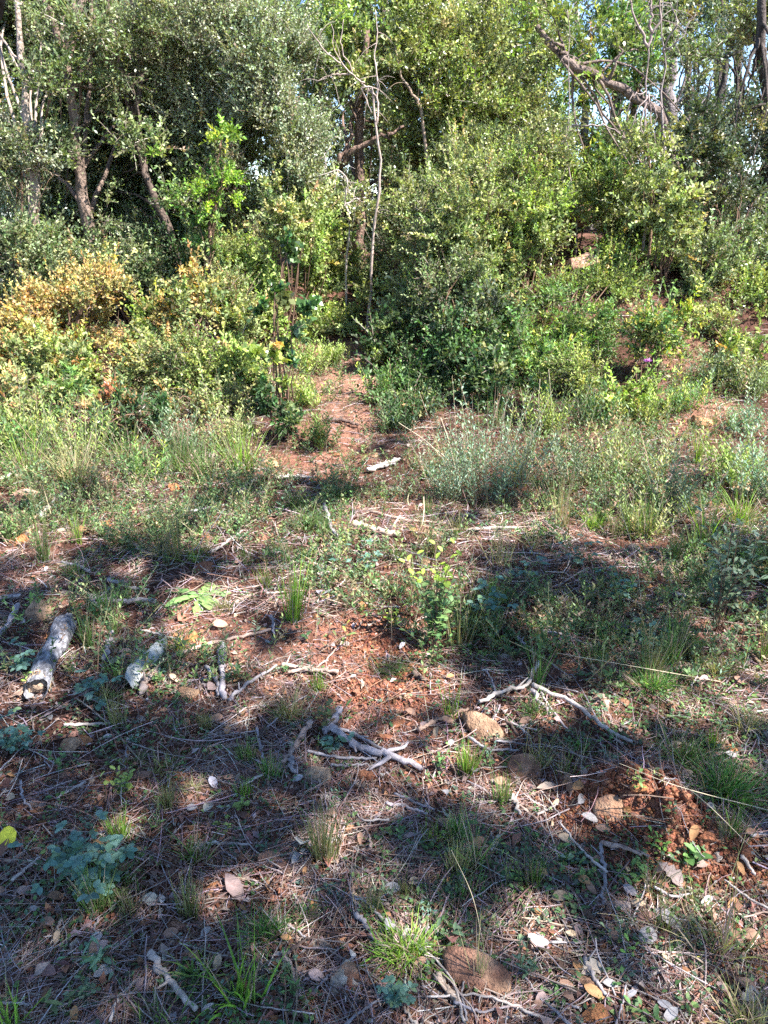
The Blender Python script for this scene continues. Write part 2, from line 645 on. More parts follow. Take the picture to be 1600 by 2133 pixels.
# crumbs of red soil, thickest on the open earth
mb = MB()
n = 60000
x, y = scatter(rng, n, 1.9, xw=.55)
k = rng.random(n) < .10 + .9 * field(x, y, RED, .35)
for (mx, my, rx, ry, mh) in MOUNDS[:6]:
    m = 9000
    x = np.append(x, mx + rng.normal(size=m) * rx * .7)
    y = np.append(y, my + rng.normal(size=m) * ry * .7)
    k = np.append(k, np.ones(m, bool))
x, y = x[k], y[k]
n = len(x)
s = rng.gamma(1.2, .0012, n) + .0009 + .004 * (rng.random(n) < .02)
P = ground_pts(x, y) + np.array([0, 0, 1]) * (s * .3)[:, None]
cube = np.array([[-1, -1, -1], [1, -1, -1], [1, 1, -1], [-1, 1, -1], [-1, -1, 1], [1, -1, 1], [1, 1, 1], [-1, 1, 1]], float) * .62
cf = np.array([[0, 3, 2, 1], [4, 5, 6, 7], [0, 1, 5, 4], [1, 2, 6, 5], [2, 3, 7, 6], [3, 0, 4, 7]])
th = rng.random(n) * 6.3
R = np.stack([np.stack([np.cos(th), -np.sin(th)], -1), np.stack([np.sin(th), np.cos(th)], -1)], -2)
v = cube[None] * (1 + .22 * rng.normal(size=(n, 8, 3)))
v[..., :2] = np.einsum('nij,nkj->nki', R, v[..., :2])
v = v * s[:, None, None] + P[:, None]
mb.add(v.reshape(-1, 3), (np.arange(n)[:, None, None] * 8 + cf[None]).reshape(-1, 4), np.repeat(pick(rng, n, [((.34, .15, .09), 5), ((.24, .095, .06), 4), ((.38, .22, .15), 1)]), 8, axis=0))
tag(mb.build('soil_crumbs', M_SOIL, smooth=True), kind='stuff')

# thin green ground cover between the countable plants
GREEN = [blob(*b) for b in [(250, 930, 250, 90), (420, 940, 120, 90), (90, 1000, 120, 100), (700, 1080, 120, 60, .7), (200, 1090, 200, 60, .7), (1000, 1080, 160, 60, .8),
                            (1200, 1000, 200, 90), (1450, 1000, 160, 120), (1500, 1200, 140, 120), (1300, 1300, 200, 100, .6), (1100, 1250, 160, 110, .35),
                            (1400, 1480, 200, 90, .8), (1500, 1620, 120, 60), (300, 1150, 160, 50, .6), (960, 1330, 110, 60, .7), (300, 1520, 200, 100, .3),
                            (1060, 1800, 200, 70, .55), (900, 1900, 110, 90, .6), (250, 1850, 200, 120, .35), (500, 2050, 140, 60, .4), (1250, 1760, 80, 60, .3),
                            (600, 1200, 90, 60, .4), (1150, 1560, 150, 60, .55), (1450, 1980, 90, 90, .35), (640, 780, 40, 60, .7), (1300, 880, 200, 60, .8), (350, 1420, 140, 60, .35)]]
mb = MB()
n = 120000
x, y = scatter(rng, n, 1.45)
k = rng.random(n) < .05 + .95 * field(x, y, GREEN, .5) + .45 * sstep(3.0, 4.4, y) * (1 - field(x, y, [RED[7], RED[8], RED[9]], .3))
k &= rng.random(n) < 1.5 * vnoise2(x * 5 + 2, y * 5) ** 1.6
x, y = x[k], y[k]
n = len(x)
P_GR = [((.10, .16, .045), 5), ((.15, .21, .06), 3), ((.07, .115, .05), 4), ((.30, .28, .14), 2), ((.42, .34, .24), 4), ((.28, .19, .13), 2)]
hgtf = .35 + .65 * sstep(2.2, 4.2, y)
blades(mb, ground_pts(x, y, -.004), rnd_dir(rng, n, 2.4), (.03 + rng.gamma(2, .035, n)) * hgtf, .0014 + .0016 * rng.random(n), pick(rng, n, P_GR),
       bend=.15 + .35 * rng.random(n), rows=5, rng=rng)
tag(mb.build('short_grass', M_GRASS), kind='stuff')

mb = MB()
n = 26000
x, y = scatter(rng, n, 1.5)
k = rng.random(n) < .10 + .8 * field(x, y, GREEN, .6) + .3 * sstep(3, 4.5, y)
k &= vnoise2(x * 4 + 22, y * 4) > .38
x, y = x[k], y[k]
m = 5
n = len(x)
P0 = np.repeat(ground_pts(x, y), m, axis=0)
a = rng.random(n * m) * 6.3
A = np.stack([np.cos(a), np.sin(a), .35 * rng.random(n * m)], -1)
hh = np.repeat(.008 + .03 * rng.random(n) * (.4 + .6 * sstep(1.8, 4, y)), m)
P0 = P0 + A * (.004 + .012 * rng.random((n * m, 1)))
P0[:, 2] += hh * (.4 + .8 * rng.random(n * m))
C = np.repeat(pick(rng, n, [((.085, .16, .06), 4), ((.12, .20, .06), 3), ((.09, .14, .085), 3)]), m, axis=0) * (1 + .12 * rng.normal(size=(n * m, 1)))
ls = np.repeat(.008 + .010 * rng.random(n), m)
leaves(mb, P0, A, rnd_dir(rng, n * m, 3), ls, ls * .6, np.clip(C, .01, .8), .15)
tag(mb.build('ground_cover', M_SOFT), kind='stuff')

# knee-high mixed sprigs of the undergrowth, thick at the edge of the clearing
def sprigs(name, n0, dens, pal, hlo, hhi, leaf, wid, seed, m=12, y1=7.5, spread=.45, xw=.62, pw=1.3, y0=2.2):
    rng = np.random.default_rng(seed)
    x, y = scatter(rng, n0, pw, y0, y1, xw)
    k = rng.random(n0) < dens(x, y)
    x, y = x[k], y[k]
    n = len(x)
    b = ground_pts(x, y, -.01)
    d = nrm(rng.normal(size=(n, 3)) * np.array([spread, spread, 0]) + np.array([0, 0, 1.]))
    H = hlo + (hhi - hlo) * rng.random(n) ** 1.5
    mb = MB()
    blades(mb, b, d, H, .002 + .002 * rng.random(n), pick(rng, n, [((.16, .14, .07), 2), ((.22, .14, .09), 1), ((.35, .30, .18), 1)]), bend=.12, rows=5, taper=.6, rng=rng)
    t = np.tile(np.linspace(.25, 1, m), n) + rng.normal(size=n * m) * .03
    P = np.repeat(b, m, axis=0) + np.repeat(d, m, axis=0) * (t * np.repeat(H, m))[:, None]
    P[:, 2] -= .12 * np.repeat(H, m) * t * t
    a = np.tile(np.arange(m) * 2.4, n) + np.repeat(rng.random(n) * 6.3, m) + rng.normal(size=n * m) * .3
    A = np.stack([np.cos(a), np.sin(a), .3 + .7 * t], -1)
    C = np.repeat(pick(rng, n, pal, .2), m, axis=0) * (1 + .12 * rng.normal(size=(n * m, 1)))
    L = leaf * np.repeat(.7 + .7 * rng.random(n), m) * (1.1 - .4 * t)
    leaves(mb, P, A, nrm(rng.normal(size=(n * m, 3)) * .5 + np.array([0, 0, .8])), L, L * wid, np.clip(C, .01, .8), .12)
    tag(mb.build(name, M_SOFT), kind='stuff')


BARE = [blob(*b) for b in [(710, 900, 48, 90), (742, 790, 30, 70), (700, 725, 50, 20), (620, 980, 40, 25), (780, 1000, 60, 30), (1460, 860, 60, 20), (800, 1100, 80, 30), (600, 1030, 60, 20)]]


def d_mid(x, y):
    f = .12 + .9 * sstep(2.4, 3.6, y) + .6 * field(x, y, GREEN, .6)
    return f * (1 - field(x, y, BARE, .3)) * sstep(.38, .62, .65 * vnoise2(x * 2.6 + 60, y * 2.6) + .35 * vnoise2(x * 8, y * 8 + 30))


P_UND = [((.12, .20, .07), 4), ((.17, .25, .09), 3), ((.07, .13, .055), 4), ((.26, .28, .12), 1.5), ((.32, .22, .14), 2)]
sprigs('undergrowth', 19000, d_mid, P_UND, .05, .27, .023, .42, 401)
sprigs('fine_undergrowth', 8000, d_mid, [((.12, .18, .11), 4), ((.09, .14, .09), 3), ((.20, .26, .10), 2), ((.26, .20, .13), 1.5)], .06, .30, .020, .28, 402, m=14)


def d_near(x, y):
    return np.clip(.10 + .8 * field(x, y, GREEN, .6), 0, 1) * np.clip(2 * vnoise2(x * 7 + 40, y * 7) - .4, 0, 1)


sprigs('small_weeds', 10000, d_near, [((.14, .24, .09), 4), ((.12, .22, .13), 3), ((.20, .30, .10), 2)], .012, .06, .013, .5, 403, m=8, y0=.85, y1=4.2, pw=1.7, spread=.8)

# ------------------------------------------------------------------ trees and shrubs
PAL = {
    'holm':   [((.115, .145, .060), 5), ((.075, .11, .04), 5), ((.19, .22, .115), 4), ((.045, .07, .03), 2), ((.20, .13, .08), .6)],
    'grey':   [((.17, .20, .125), 5), ((.11, .14, .075), 4), ((.24, .26, .18), 4), ((.06, .085, .04), 2), ((.22, .16, .11), .5)],
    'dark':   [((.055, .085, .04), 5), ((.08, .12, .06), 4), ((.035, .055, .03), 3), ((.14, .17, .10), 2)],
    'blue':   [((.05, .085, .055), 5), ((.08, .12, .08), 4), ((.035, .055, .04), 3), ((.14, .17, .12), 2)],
    'fresh':  [((.18, .25, .055), 5), ((.25, .31, .065), 4), ((.10, .15, .05), 4), ((.30, .30, .07), 1.2), ((.34, .22, .08), .4)],
    'olive':  [((.18, .215, .075), 5), ((.235, .255, .09), 4), ((.11, .14, .06), 4), ((.28, .26, .11), 1.2), ((.26, .17, .08), .5)],
    'bright': [((.12, .23, .03), 5), ((.20, .32, .03), 3), ((.34, .38, .03), 2), ((.07, .14, .03), 3)],
    'arbutus': [((.09, .18, .05), 5), ((.14, .24, .06), 4), ((.06, .11, .04), 3), ((.32, .36, .05), 1.2)],
    'orange': [((.38, .25, .085), 4), ((.44, .22, .08), 4), ((.22, .23, .08), 4), ((.38, .30, .09), 2), ((.12, .15, .06), 2)],
    'mixed':  [((.20, .23, .085), 5), ((.13, .17, .06), 4), ((.30, .28, .10), 2.2), ((.34, .19, .08), 1), ((.08, .11, .045), 2)],
    'silver': [((.18, .29, .18), 5), ((.12, .20, .12), 4), ((.26, .36, .24), 3)],
    'lime':   [((.22, .30, .07), 5), ((.28, .36, .09), 4), ((.14, .20, .05), 3), ((.34, .33, .08), 1)],
    'cistus': [((.15, .21, .12), 5), ((.20, .26, .16), 3), ((.10, .15, .08), 3)],
    'deepgreen': [((.045, .095, .03), 5), ((.07, .14, .045), 4), ((.03, .055, .022), 3), ((.12, .19, .07), 1.5)],
    'rust':   [((.30, .12, .05), 4), ((.22, .14, .06), 3), ((.10, .13, .05), 2)],
}

for _k in PAL:
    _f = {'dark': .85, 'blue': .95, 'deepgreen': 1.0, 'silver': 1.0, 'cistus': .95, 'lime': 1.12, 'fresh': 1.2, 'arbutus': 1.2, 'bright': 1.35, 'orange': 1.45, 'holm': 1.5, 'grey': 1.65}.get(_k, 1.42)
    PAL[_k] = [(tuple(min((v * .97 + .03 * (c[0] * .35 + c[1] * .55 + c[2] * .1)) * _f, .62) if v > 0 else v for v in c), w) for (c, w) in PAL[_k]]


def lobe_geom(px, py, D, rx, ry):
    c = W(px, py, D)
    dep = float((c - CAMP) @ FWD)
    return c, rx * dep / FPX, ry * dep / FPX


LAI_UP = 1.6


def foliage(mb, rng, lobes, pal, leaf=.034, wid=.5, lai=2.6, clump=.20, gap=.43, up=.5, stick=True, twigs=9, depth=.8, newgrowth=None, shoots=.7, mix=.25):
    """leaf sprays gathered in clumps through the uneven volume of each lobe; returns clump centres"""
    allc = []
    leaf0 = leaf * 1.02
    for lb in lobes:
        px, py, D, rx, ry = lb[:5]
        p = PAL[lb[5]] if len(lb) > 5 else PAL[pal]
        leaf = leaf0 * (.82 + .5 * rng.random())
        c, ax, az = lobe_geom(px, py, D, rx, ry)
        ay = depth * .5 * (ax + az)
        area = math.pi * ax * az
        nl = area * lai * LAI_UP / (.5 * leaf * leaf * wid)
        per = twigs * 7
        K = max(int(nl / per), 3)
        u = rnd_dir(rng, K * 3)
        r = rng.random(K * 3) ** .42
        wob = .66 + .60 * vnoise3(u * 1.7 + c * 3.1) + .35 * vnoise3(u * 5.3 + c)
        q = c + u * (r * wob)[:, None] * np.array([ax, ay, az])
        ok = (.7 * vnoise3(q * (.38 / max(clump, .08)) + 9.3) + .3 * vnoise3(q * (1.0 / max(clump, .08)) + 3)) > gap
        q = q[ok][:K]
        zf = hgt(q[:, 0], q[:, 1]) + clump * .35
        q[:, 2] = np.maximum(q[:, 2], zf + .03 * rng.random(len(q)))
        K = len(q)
        if K == 0:
            continue
        allc.append(q)
        T = K * twigs
        tc = np.repeat(q, twigs, axis=0)
        out = nrm(tc - (c - np.array([0, 0, az * .6])))
        td = nrm(rnd_dir(rng, T) + out * .7 + np.array([0, 0, up * .6]))
        tl = clump * (.5 + .8 * rng.random(T))
        base = tc - td * (tl * .25)[:, None]
        if stick:
            blades(mb, base, td, tl * 1.1, .0035 + .003 * rng.random(T), pick(rng, T, [((.16, .12, .09), 3), ((.26, .21, .17), 2)]), bend=.1, rows=3, taper=.7, rng=rng)
        m = 7
        t = np.tile(np.linspace(.2, 1.05, m), T) + rng.normal(size=T * m) * .05
        lp = np.repeat(base, m, axis=0) + np.repeat(td, m, axis=0) * (t * np.repeat(tl, m))[:, None]
        lp[:, 2] -= .1 * t * t * np.repeat(tl, m)
        la = nrm(np.repeat(td, m, axis=0) * .55 + rnd_dir(rng, T * m) * .8)
        ln = nrm(rnd_dir(rng, T * m) + np.array([0, 0, up]) + la * .1)
        base_c = np.repeat(pick(rng, K, p, .2), twigs * m, axis=0)
        if mix > 0:
            other = pick(rng, K, PAL[['olive', 'holm', 'mixed', 'fresh'][rng.integers(4)]], .2)
            sw = rng.random((K, 1)) < mix
            kc = np.where(sw, other, base_c.reshape(K, -1, 3)[:, 0])
            base_c = np.repeat(kc * (.60 + .75 * rng.random((K, 1))), twigs * m, axis=0)
        own_c = pick(rng, T * m, p, .15)
        C = base_c * .55 + own_c * .45
        if newgrowth is not None:   # paler young leaves towards the twig tips
            k = (t > .82)[:, None] * (rng.random((T, 1)) < newgrowth[1]).repeat(m, axis=0)
            C = np.where(k, np.array(newgrowth[0]) * (.8 + .4 * rng.random((len(C), 1))), C)
        L = leaf * (.65 + .6 * rng.random(T * m))
        leaves(mb, lp, la, ln, L, L * wid * (.8 + .4 * rng.random(T * m)), C)
        # longer leafy shoots breaking the outline
        S = int(K * shoots)
        if S > 0:
            si = rng.integers(K, size=S)
            o2 = nrm(q[si] - (c - np.array([0, 0, az * .3])))
            sdir = nrm(o2 * .8 + rnd_dir(rng, S) * .5 + np.array([0, 0, .45 + up * .5]))
            sl = clump * (1.2 + 1.6 * rng.random(S) ** 2)
            blades(mb, q[si], sdir, sl, .004 + .003 * rng.random(S), pick(rng, S, [((.20, .14, .10), 3), ((.30, .25, .2), 2)]), bend=.15, rows=4, taper=.7, rng=rng)
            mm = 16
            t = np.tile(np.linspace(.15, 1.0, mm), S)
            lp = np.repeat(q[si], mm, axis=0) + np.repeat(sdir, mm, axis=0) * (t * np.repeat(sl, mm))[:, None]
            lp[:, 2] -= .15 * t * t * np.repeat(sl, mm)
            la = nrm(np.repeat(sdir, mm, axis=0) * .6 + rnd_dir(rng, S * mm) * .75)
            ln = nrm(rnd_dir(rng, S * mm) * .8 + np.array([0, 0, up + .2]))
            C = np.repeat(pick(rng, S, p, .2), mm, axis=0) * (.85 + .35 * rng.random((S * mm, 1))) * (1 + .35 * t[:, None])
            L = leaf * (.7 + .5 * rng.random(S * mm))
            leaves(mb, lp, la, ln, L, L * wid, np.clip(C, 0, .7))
    return np.concatenate(allc) if allc else np.zeros((0, 3))


def wpath(pts, D=None):
    return np.array([W(p[0], p[1], p[2] if len(p) > 2 else D) for p in pts])


def grounded(path):
    """carry the foot of a trunk down into the ground"""
    p = path[0].copy()
    z = float(hgt(p[0], p[1])) - .05
    if p[2] > z + .05:
        d = path[0] - path[1]
        f = p + d / max(abs(d[2]), .2) * 0.15
        return np.vstack([[f[0], f[1], z], path])
    return path


def tree(name, label, cat, trunk, wpx, col, lobes, pal, limbs=(), group=None, limb_n=14, mat=None, tw=.35, seed=1, crown_name='crown', **kw):
    rng = np.random.default_rng(seed)
    path = wpath(trunk)
    dep = float((path[0] - CAMP) @ FWD)
    r0 = wpx / 2 * dep / FPX
    path = grounded(path)
    base = path[0].copy()
    n = 26
    cp = bez(path, n)
    cp[1:-1] += rng.normal(size=(n - 2, 3)) * r0 * .22
    root = empty(name, base, label, cat, group)
    mb = MB()
    rr = r0 * (1.12 - (1.12 - tw) * np.linspace(0, 1, n) ** 1.1)
    rr[0] *= 1.5
    rr[1] *= 1.15
    tube(mb, cp, rr, col, 10, .22, seed, .35)
    for (lp, lw) in limbs:
        q = bez(wpath(lp), 14)
        d2 = float((q[0] - CAMP) @ FWD)
        lr = lw / 2 * d2 / FPX
        q[1:-1] += rng.normal(size=(12, 3)) * lr * .5
        tube(mb, q, lr * (1.05 - .7 * np.linspace(0, 1, 14)), col, 8, .22, seed + 3, .35)
    if lobes:
        fb = MB()
        cen = foliage(fb, rng, lobes, pal, **kw)
        for k in range(min(limb_n, len(cen))):
            e = cen[rng.integers(len(cen))]
            i0 = int(n * (.3 + .6 * rng.random()))
            s0 = cp[i0]
            midp = (s0 + e) / 2 + np.array([0, 0, .12]) * np.linalg.norm(e - s0) + rng.normal(size=3) * .08
            lr = max(min(rr[i0] * .45, .03), .004)
            q = bez([s0, midp, e], 10)
            q[1:-1] += rng.normal(size=(8, 3)) * .012
            tube(mb, q, lr * (1 - .8 * np.linspace(0, 1, 10)), col, 5, .1, k, .3)
        co = fb.build(crown_name, kw_mat(mat), root)
        co.matrix_parent_inverse = root.matrix_basis.inverted()
    to = mb.build('trunk', M_BARK, root, smooth=True)
    for o in root.children:
        o.location = (0, 0, 0)
        o.matrix_parent_inverse.identity()
        me = o.data
        v = np.empty(len(me.vertices) * 3, np.float32)
        me.vertices.foreach_get('co', v)
        v = v.reshape(-1, 3) - base.astype(np.float32)
        me.vertices.foreach_set('co', v.ravel())
        me.update()
    return root


def kw_mat(m):
    return m if m is not None else M_LEAF


GREY, DARK, PALE, BROWN = (.30, .26, .22), (.13, .10, .085), (.50, .43, .37), (.20, .13, .09)
HG = 'evergreen trees around the clearing'
CAT = 'tree'

tree('holm_oak', 'pale sunlit slightly bowed trunk at the left edge, with greyish leaves round it', CAT,
     [(88, 560, 7.9), (74, 430, 7.9), (60, 260, 7.9), (45, 130, 7.9), (30, -60, 7.9)], 22, (.40, .33, .28),
     [(20, 330, 7.6, 45, 50), (100, 520, 7.7, 60, 45), (70, 170, 7.6, 45, 30), (30, 40, 7.7, 60, 40), (80, 420, 9.2, 130, 110, 'grey'), (30, 250, 9.2, 110, 120), (140, 120, 9.6, 150, 110), (40, -20, 9.4, 170, 90), (-20, 470, 8.0, 70, 90, 'grey'), (130, 360, 9.7, 90, 100), (0, 130, 9.2, 100, 110)], 'holm',
     [([(72, 330, 7.9), (50, 290, 7.85), (15, 250, 7.8)], 9)], seed=11, group=HG, leaf=.036, wid=.5)
tree('holm_oak', 'dark trunk with a sunlit kinked foot, second from the left, rising into a fork', CAT,
     [(190, 580, 8.1), (184, 460, 8.1), (168, 370, 8.1), (148, 230, 8.1), (140, 110, 8.1), (165, 30, 8.1), (180, -60, 8.1)], 27, (.22, .165, .135),
     [(110, 140, 7.8, 50, 35), (190, 60, 7.8, 60, 40), (210, 420, 7.9, 30, 40), (130, 300, 7.9, 30, 30), (160, 520, 7.8, 60, 25), (240, 330, 9.6, 130, 140), (190, 130, 9.7, 150, 120), (120, 470, 9.4, 110, 100), (260, -10, 9.3, 150, 80), (270, 180, 9.4, 130, 130), (250, 450, 9.4, 100, 90)], 'holm',
     [([(140, 120, 8.1), (110, 50, 8.05), (85, -40, 8.)], 20), ([(150, 200, 8.1), (196, 90, 8.1), (186, -30, 8.1)], 13)], seed=12, group=HG, leaf=.034)
tree('holm_oak', 'thin dark leaning trunk between the yellow-green sapling and the kinked trunk', CAT,
     [(378, 580, 8.3), (350, 480, 8.3), (312, 390, 8.3), (290, 310, 8.4), (262, 200, 8.5), (235, 60, 8.5), (215, -60, 8.5)], 17, DARK,
     [(290, 290, 8.0, 50, 40), (250, 130, 8.1, 60, 50), (360, 430, 8.0, 30, 30), (300, 30, 8.1, 50, 40), (330, 210, 9.7, 130, 150), (290, 430, 9.7, 130, 130), (390, 520, 9.3, 120, 90), (400, 340, 9.3, 110, 120, 'dark'), (350, 60, 9.6, 110, 120), (330, 500, 8.9, 80, 60, 'holm')], 'holm',
     [([(275, 240, 8.4), (302, 110, 8.4), (290, 40, 8.4), (268, -30, 8.4)], 13)], seed=13, group=HG, leaf=.034)
tree('holm_oak', 'large crown of grey-green leaves glinting in sun, left of the middle gap', CAT,
     [(470, 620, 9.6), (480, 400, 9.6), (500, 200, 9.7), (520, -40, 9.7)], 30, DARK,
     [(440, 90, 8.7, 150, 120), (560, 150, 8.5, 120, 110, 'grey'), (575, 290, 8.3, 90, 110, 'grey'), (470, 250, 8.8, 120, 110), (530, 400, 8.5, 130, 90, 'holm'), (620, 420, 8.6, 60, 80, 'olive'), (400, -30, 9, 140, 80)],
     'grey', seed=14, group=HG, leaf=.034, lai=3.2, newgrowth=((.30, .33, .21), .3))
tree('sapling', 'vivid yellow-green leafy sapling glowing against the dark left trees', CAT,
     [(440, 640, 7.6), (436, 500, 7.6), (445, 380, 7.6), (462, 290, 7.6)], 9, BROWN,
     [(465, 300, 7.6, 28, 34), (440, 400, 7.6, 55, 55), (385, 390, 7.7, 40, 40, 'arbutus'), (455, 480, 7.6, 50, 40, 'arbutus'), (322, 335, 7.8, 22, 26)], 'bright',
     seed=15, leaf=.042, wid=.42, lai=2.2, clump=.12, mat=M_SOFT)
tree('holm_oak', 'upright reddish-brown trunk in the middle gap, dark limbs crossing it', CAT,
     [(750, 540, 9.6), (748, 420, 9.6), (746, 300, 9.6), (750, 200, 9.6), (765, 60, 9.6)], 27, (.22, .15, .12),
     [(800, 190, 9.3, 60, 50, 'olive'), (720, 420, 9.2, 35, 35, 'holm'), (700, 190, 9.2, 40, 50, 'holm'), (720, 90, 9.2, 60, 50, 'fresh'), (700, 260, 12.5, 90, 130), (780, 90, 10.6, 110, 90, 'holm'), (690, 80, 10.6, 90, 90, 'fresh'), (820, 420, 12.6, 90, 110), (700, 480, 12.4, 90, 80)], 'dark',
     [([(690, 370, 9.4), (722, 300, 9.4), (742, 225, 9.5)], 14), ([(700, 350, 9.4), (755, 300, 9.3), (800, 282, 9.3), (842, 262, 9.3)], 14)], seed=16, group=HG, leaf=.038)
tree('holm_oak', 'light green crown filling the top centre, above the twiggy dead sapling', CAT,
     [(880, 560, 10.4), (870, 380, 10.4), (850, 200, 10.4), (815, 90, 10.4), (800, -50, 10.4)], 16, GREY,
     [(900, 90, 9.8, 120, 110, 'olive'), (950, 230, 9.6, 110, 110, 'fresh'), (1050, 90, 9.9, 120, 110, 'olive'), (800, 10, 10, 120, 70), (1060, 250, 9.9, 90, 80, 'olive'), (870, 320, 10, 80, 80, 'olive')],
     'fresh', seed=17, group=HG, leaf=.038, lai=2.8, newgrowth=((.38, .40, .10), .22))
tree('strawberry_tree', 'bright green glossy crown behind the thick slanting limb', CAT,
     [(1230, 600, 10.8), (1225, 400, 10.8), (1215, 200, 10.8), (1200, -40, 10.8)], 18, GREY,
     [(1180, 170, 10.2, 90, 80), (1250, 70, 10.4, 110, 80), (1120, 300, 10.4, 80, 70, 'fresh'), (1230, 300, 10.4, 90, 60), (1100, -10, 10.3, 90, 60, 'fresh'), (1390, 60, 10.6, 80, 70, 'holm'), (1300, 210, 10.8, 60, 50)],
     'arbutus', seed=18, group=HG, leaf=.055, wid=.42, lai=1.9, gap=.40, newgrowth=((.42, .44, .06), .22))
tree('holm_oak', 'tree with a thick limb slanting up leftwards, sunlit along its top', CAT,
     [(1400, 640, 8.2), (1408, 500, 8.2), (1405, 380, 8.2), (1392, 300, 8.2), (1370, 232, 8.1), (1300, 188, 8.0), (1225, 152, 7.9), (1185, 130, 7.9), (1150, 95, 7.9), (1118, 55, 7.9)], 19, (.20, .155, .135),
     [(1350, 500, 8.0, 90, 70, 'olive'), (1120, 40, 7.9, 60, 50, 'fresh'), (1250, 120, 8.1, 60, 45, 'fresh'), (1430, 400, 7.9, 60, 60, 'dark'), (1320, 300, 8.3, 60, 45, 'holm'), (1460, 330, 8.3, 50, 50, 'dark'), (1440, 130, 8.4, 50, 50, 'holm'), (1340, 130, 8.4, 50, 40, 'arbutus')], 'holm',
     [([(1185, 130, 7.9), (1168, 95, 7.85), (1135, 78, 7.8)], 10), ([(1350, 215, 8.05), (1335, 190, 8), (1340, 150, 8)], 8), ([(1392, 300, 8.2), (1425, 400, 8.2), (1445, 470, 8.3)], 14)],
     seed=19, group=HG, leaf=.036, limb_n=12, tw=.55, lai=1.6)
tree('holm_oak', 'straight grey trunk behind the slanting limb, reaching the top of the view', CAT,
     [(1392, 620, 11.5), (1390, 420, 11.5), (1392, 200, 11.5), (1396, -60, 11.5)], 40, (.25, .22, .23),
     [(1450, 40, 11.6, 110, 60), (1480, 200, 11.8, 60, 50), (1330, 420, 11.8, 60, 60)], 'blue', seed=20, group=HG, leaf=.038, lai=1.6, gap=.42)
tree('holm_oak', 'stout brown bole in the blue gap, right of the pale grey dead twigs', CAT,
     [(1312, 640, 11.0), (1310, 480, 11.0), (1312, 380, 11), (1318, 280, 11), (1330, 140, 11)], 27, BROWN,
     [(1280, 350, 11.2, 60, 60, 'olive'), (1240, 420, 11, 80, 60, 'olive')], 'olive', seed=21, group=HG, leaf=.038, lai=2, gap=.4)
tree('holm_oak', 'dark bluish tree at the right edge with an almost black trunk', CAT,
     [(1600, 700, 8.8), (1598, 400, 8.8), (1592, 200, 8.8), (1585, -60, 8.8)], 32, (.09, .075, .07),
     [(1560, 330, 8.6, 80, 90), (1480, 290, 9.2, 60, 35, 'dark'), (1570, 480, 8.3, 80, 90, 'dark'), (1540, 90, 9.6, 40, 30), (1590, 30, 9, 60, 60, 'olive'), (1580, 600, 8, 70, 70, 'dark')], 'blue', seed=22, group=HG, leaf=.034, lai=2.6)
tree('holm_oak', 'slim near-black trunk leaning right across the blue sky gap', CAT,
     [(1436, 560, 10), (1450, 440, 10), (1478, 330, 10), (1502, 200, 10), (1530, 40, 10)], 20, (.08, .07, .065),
     [(1440, 330, 10.2, 60, 50), (1540, 130, 10.4, 60, 60)], 'dark', [([(1440, 520, 10), (1490, 400, 10.1), (1530, 330, 10.2)], 12), ([(1462, 400, 10), (1420, 350, 10.), (1400, 300, 10)], 9)], seed=23, group=HG, leaf=.036, lai=1.0, gap=.45)
tree('holm_oak', 'big dark limb nosing into the top left corner, close by', CAT,
     [(-420, 900, 3.9), (-300, 400, 3.9), (-120, 120, 3.9), (-10, 10, 3.9), (60, -160, 3.9)], 62, (.07, .055, .05), [], 'dark', seed=24, group=HG, tw=.6)

# far wood behind: separate crowns with air between them
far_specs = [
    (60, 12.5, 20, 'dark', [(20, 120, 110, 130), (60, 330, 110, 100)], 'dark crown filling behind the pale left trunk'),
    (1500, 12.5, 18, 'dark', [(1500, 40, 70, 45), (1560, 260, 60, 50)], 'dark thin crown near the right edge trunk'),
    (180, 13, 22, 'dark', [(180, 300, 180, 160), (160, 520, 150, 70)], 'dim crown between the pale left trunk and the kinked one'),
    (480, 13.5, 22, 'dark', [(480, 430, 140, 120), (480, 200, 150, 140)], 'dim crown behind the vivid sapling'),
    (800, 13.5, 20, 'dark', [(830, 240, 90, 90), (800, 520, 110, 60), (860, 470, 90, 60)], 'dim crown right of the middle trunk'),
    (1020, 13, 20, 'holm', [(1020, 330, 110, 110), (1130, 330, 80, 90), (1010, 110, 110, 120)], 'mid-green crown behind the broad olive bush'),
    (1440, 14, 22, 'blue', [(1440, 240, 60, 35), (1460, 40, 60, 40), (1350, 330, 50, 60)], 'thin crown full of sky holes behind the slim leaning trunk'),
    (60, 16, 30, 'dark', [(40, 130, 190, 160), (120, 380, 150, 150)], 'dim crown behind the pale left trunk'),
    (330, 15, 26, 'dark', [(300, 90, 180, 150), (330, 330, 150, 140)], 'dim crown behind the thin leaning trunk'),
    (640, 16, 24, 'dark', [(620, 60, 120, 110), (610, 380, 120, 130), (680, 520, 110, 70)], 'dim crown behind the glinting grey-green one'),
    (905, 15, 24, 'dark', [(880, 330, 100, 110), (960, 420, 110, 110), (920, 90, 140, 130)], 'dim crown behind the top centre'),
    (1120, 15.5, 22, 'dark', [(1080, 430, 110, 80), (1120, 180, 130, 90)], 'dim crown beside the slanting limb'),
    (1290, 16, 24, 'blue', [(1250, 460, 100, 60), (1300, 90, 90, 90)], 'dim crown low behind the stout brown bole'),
    (1540, 14, 26, 'blue', [(1570, 440, 80, 60), (1480, 510, 100, 40)], 'dim crown behind the right edge trunk'),
]
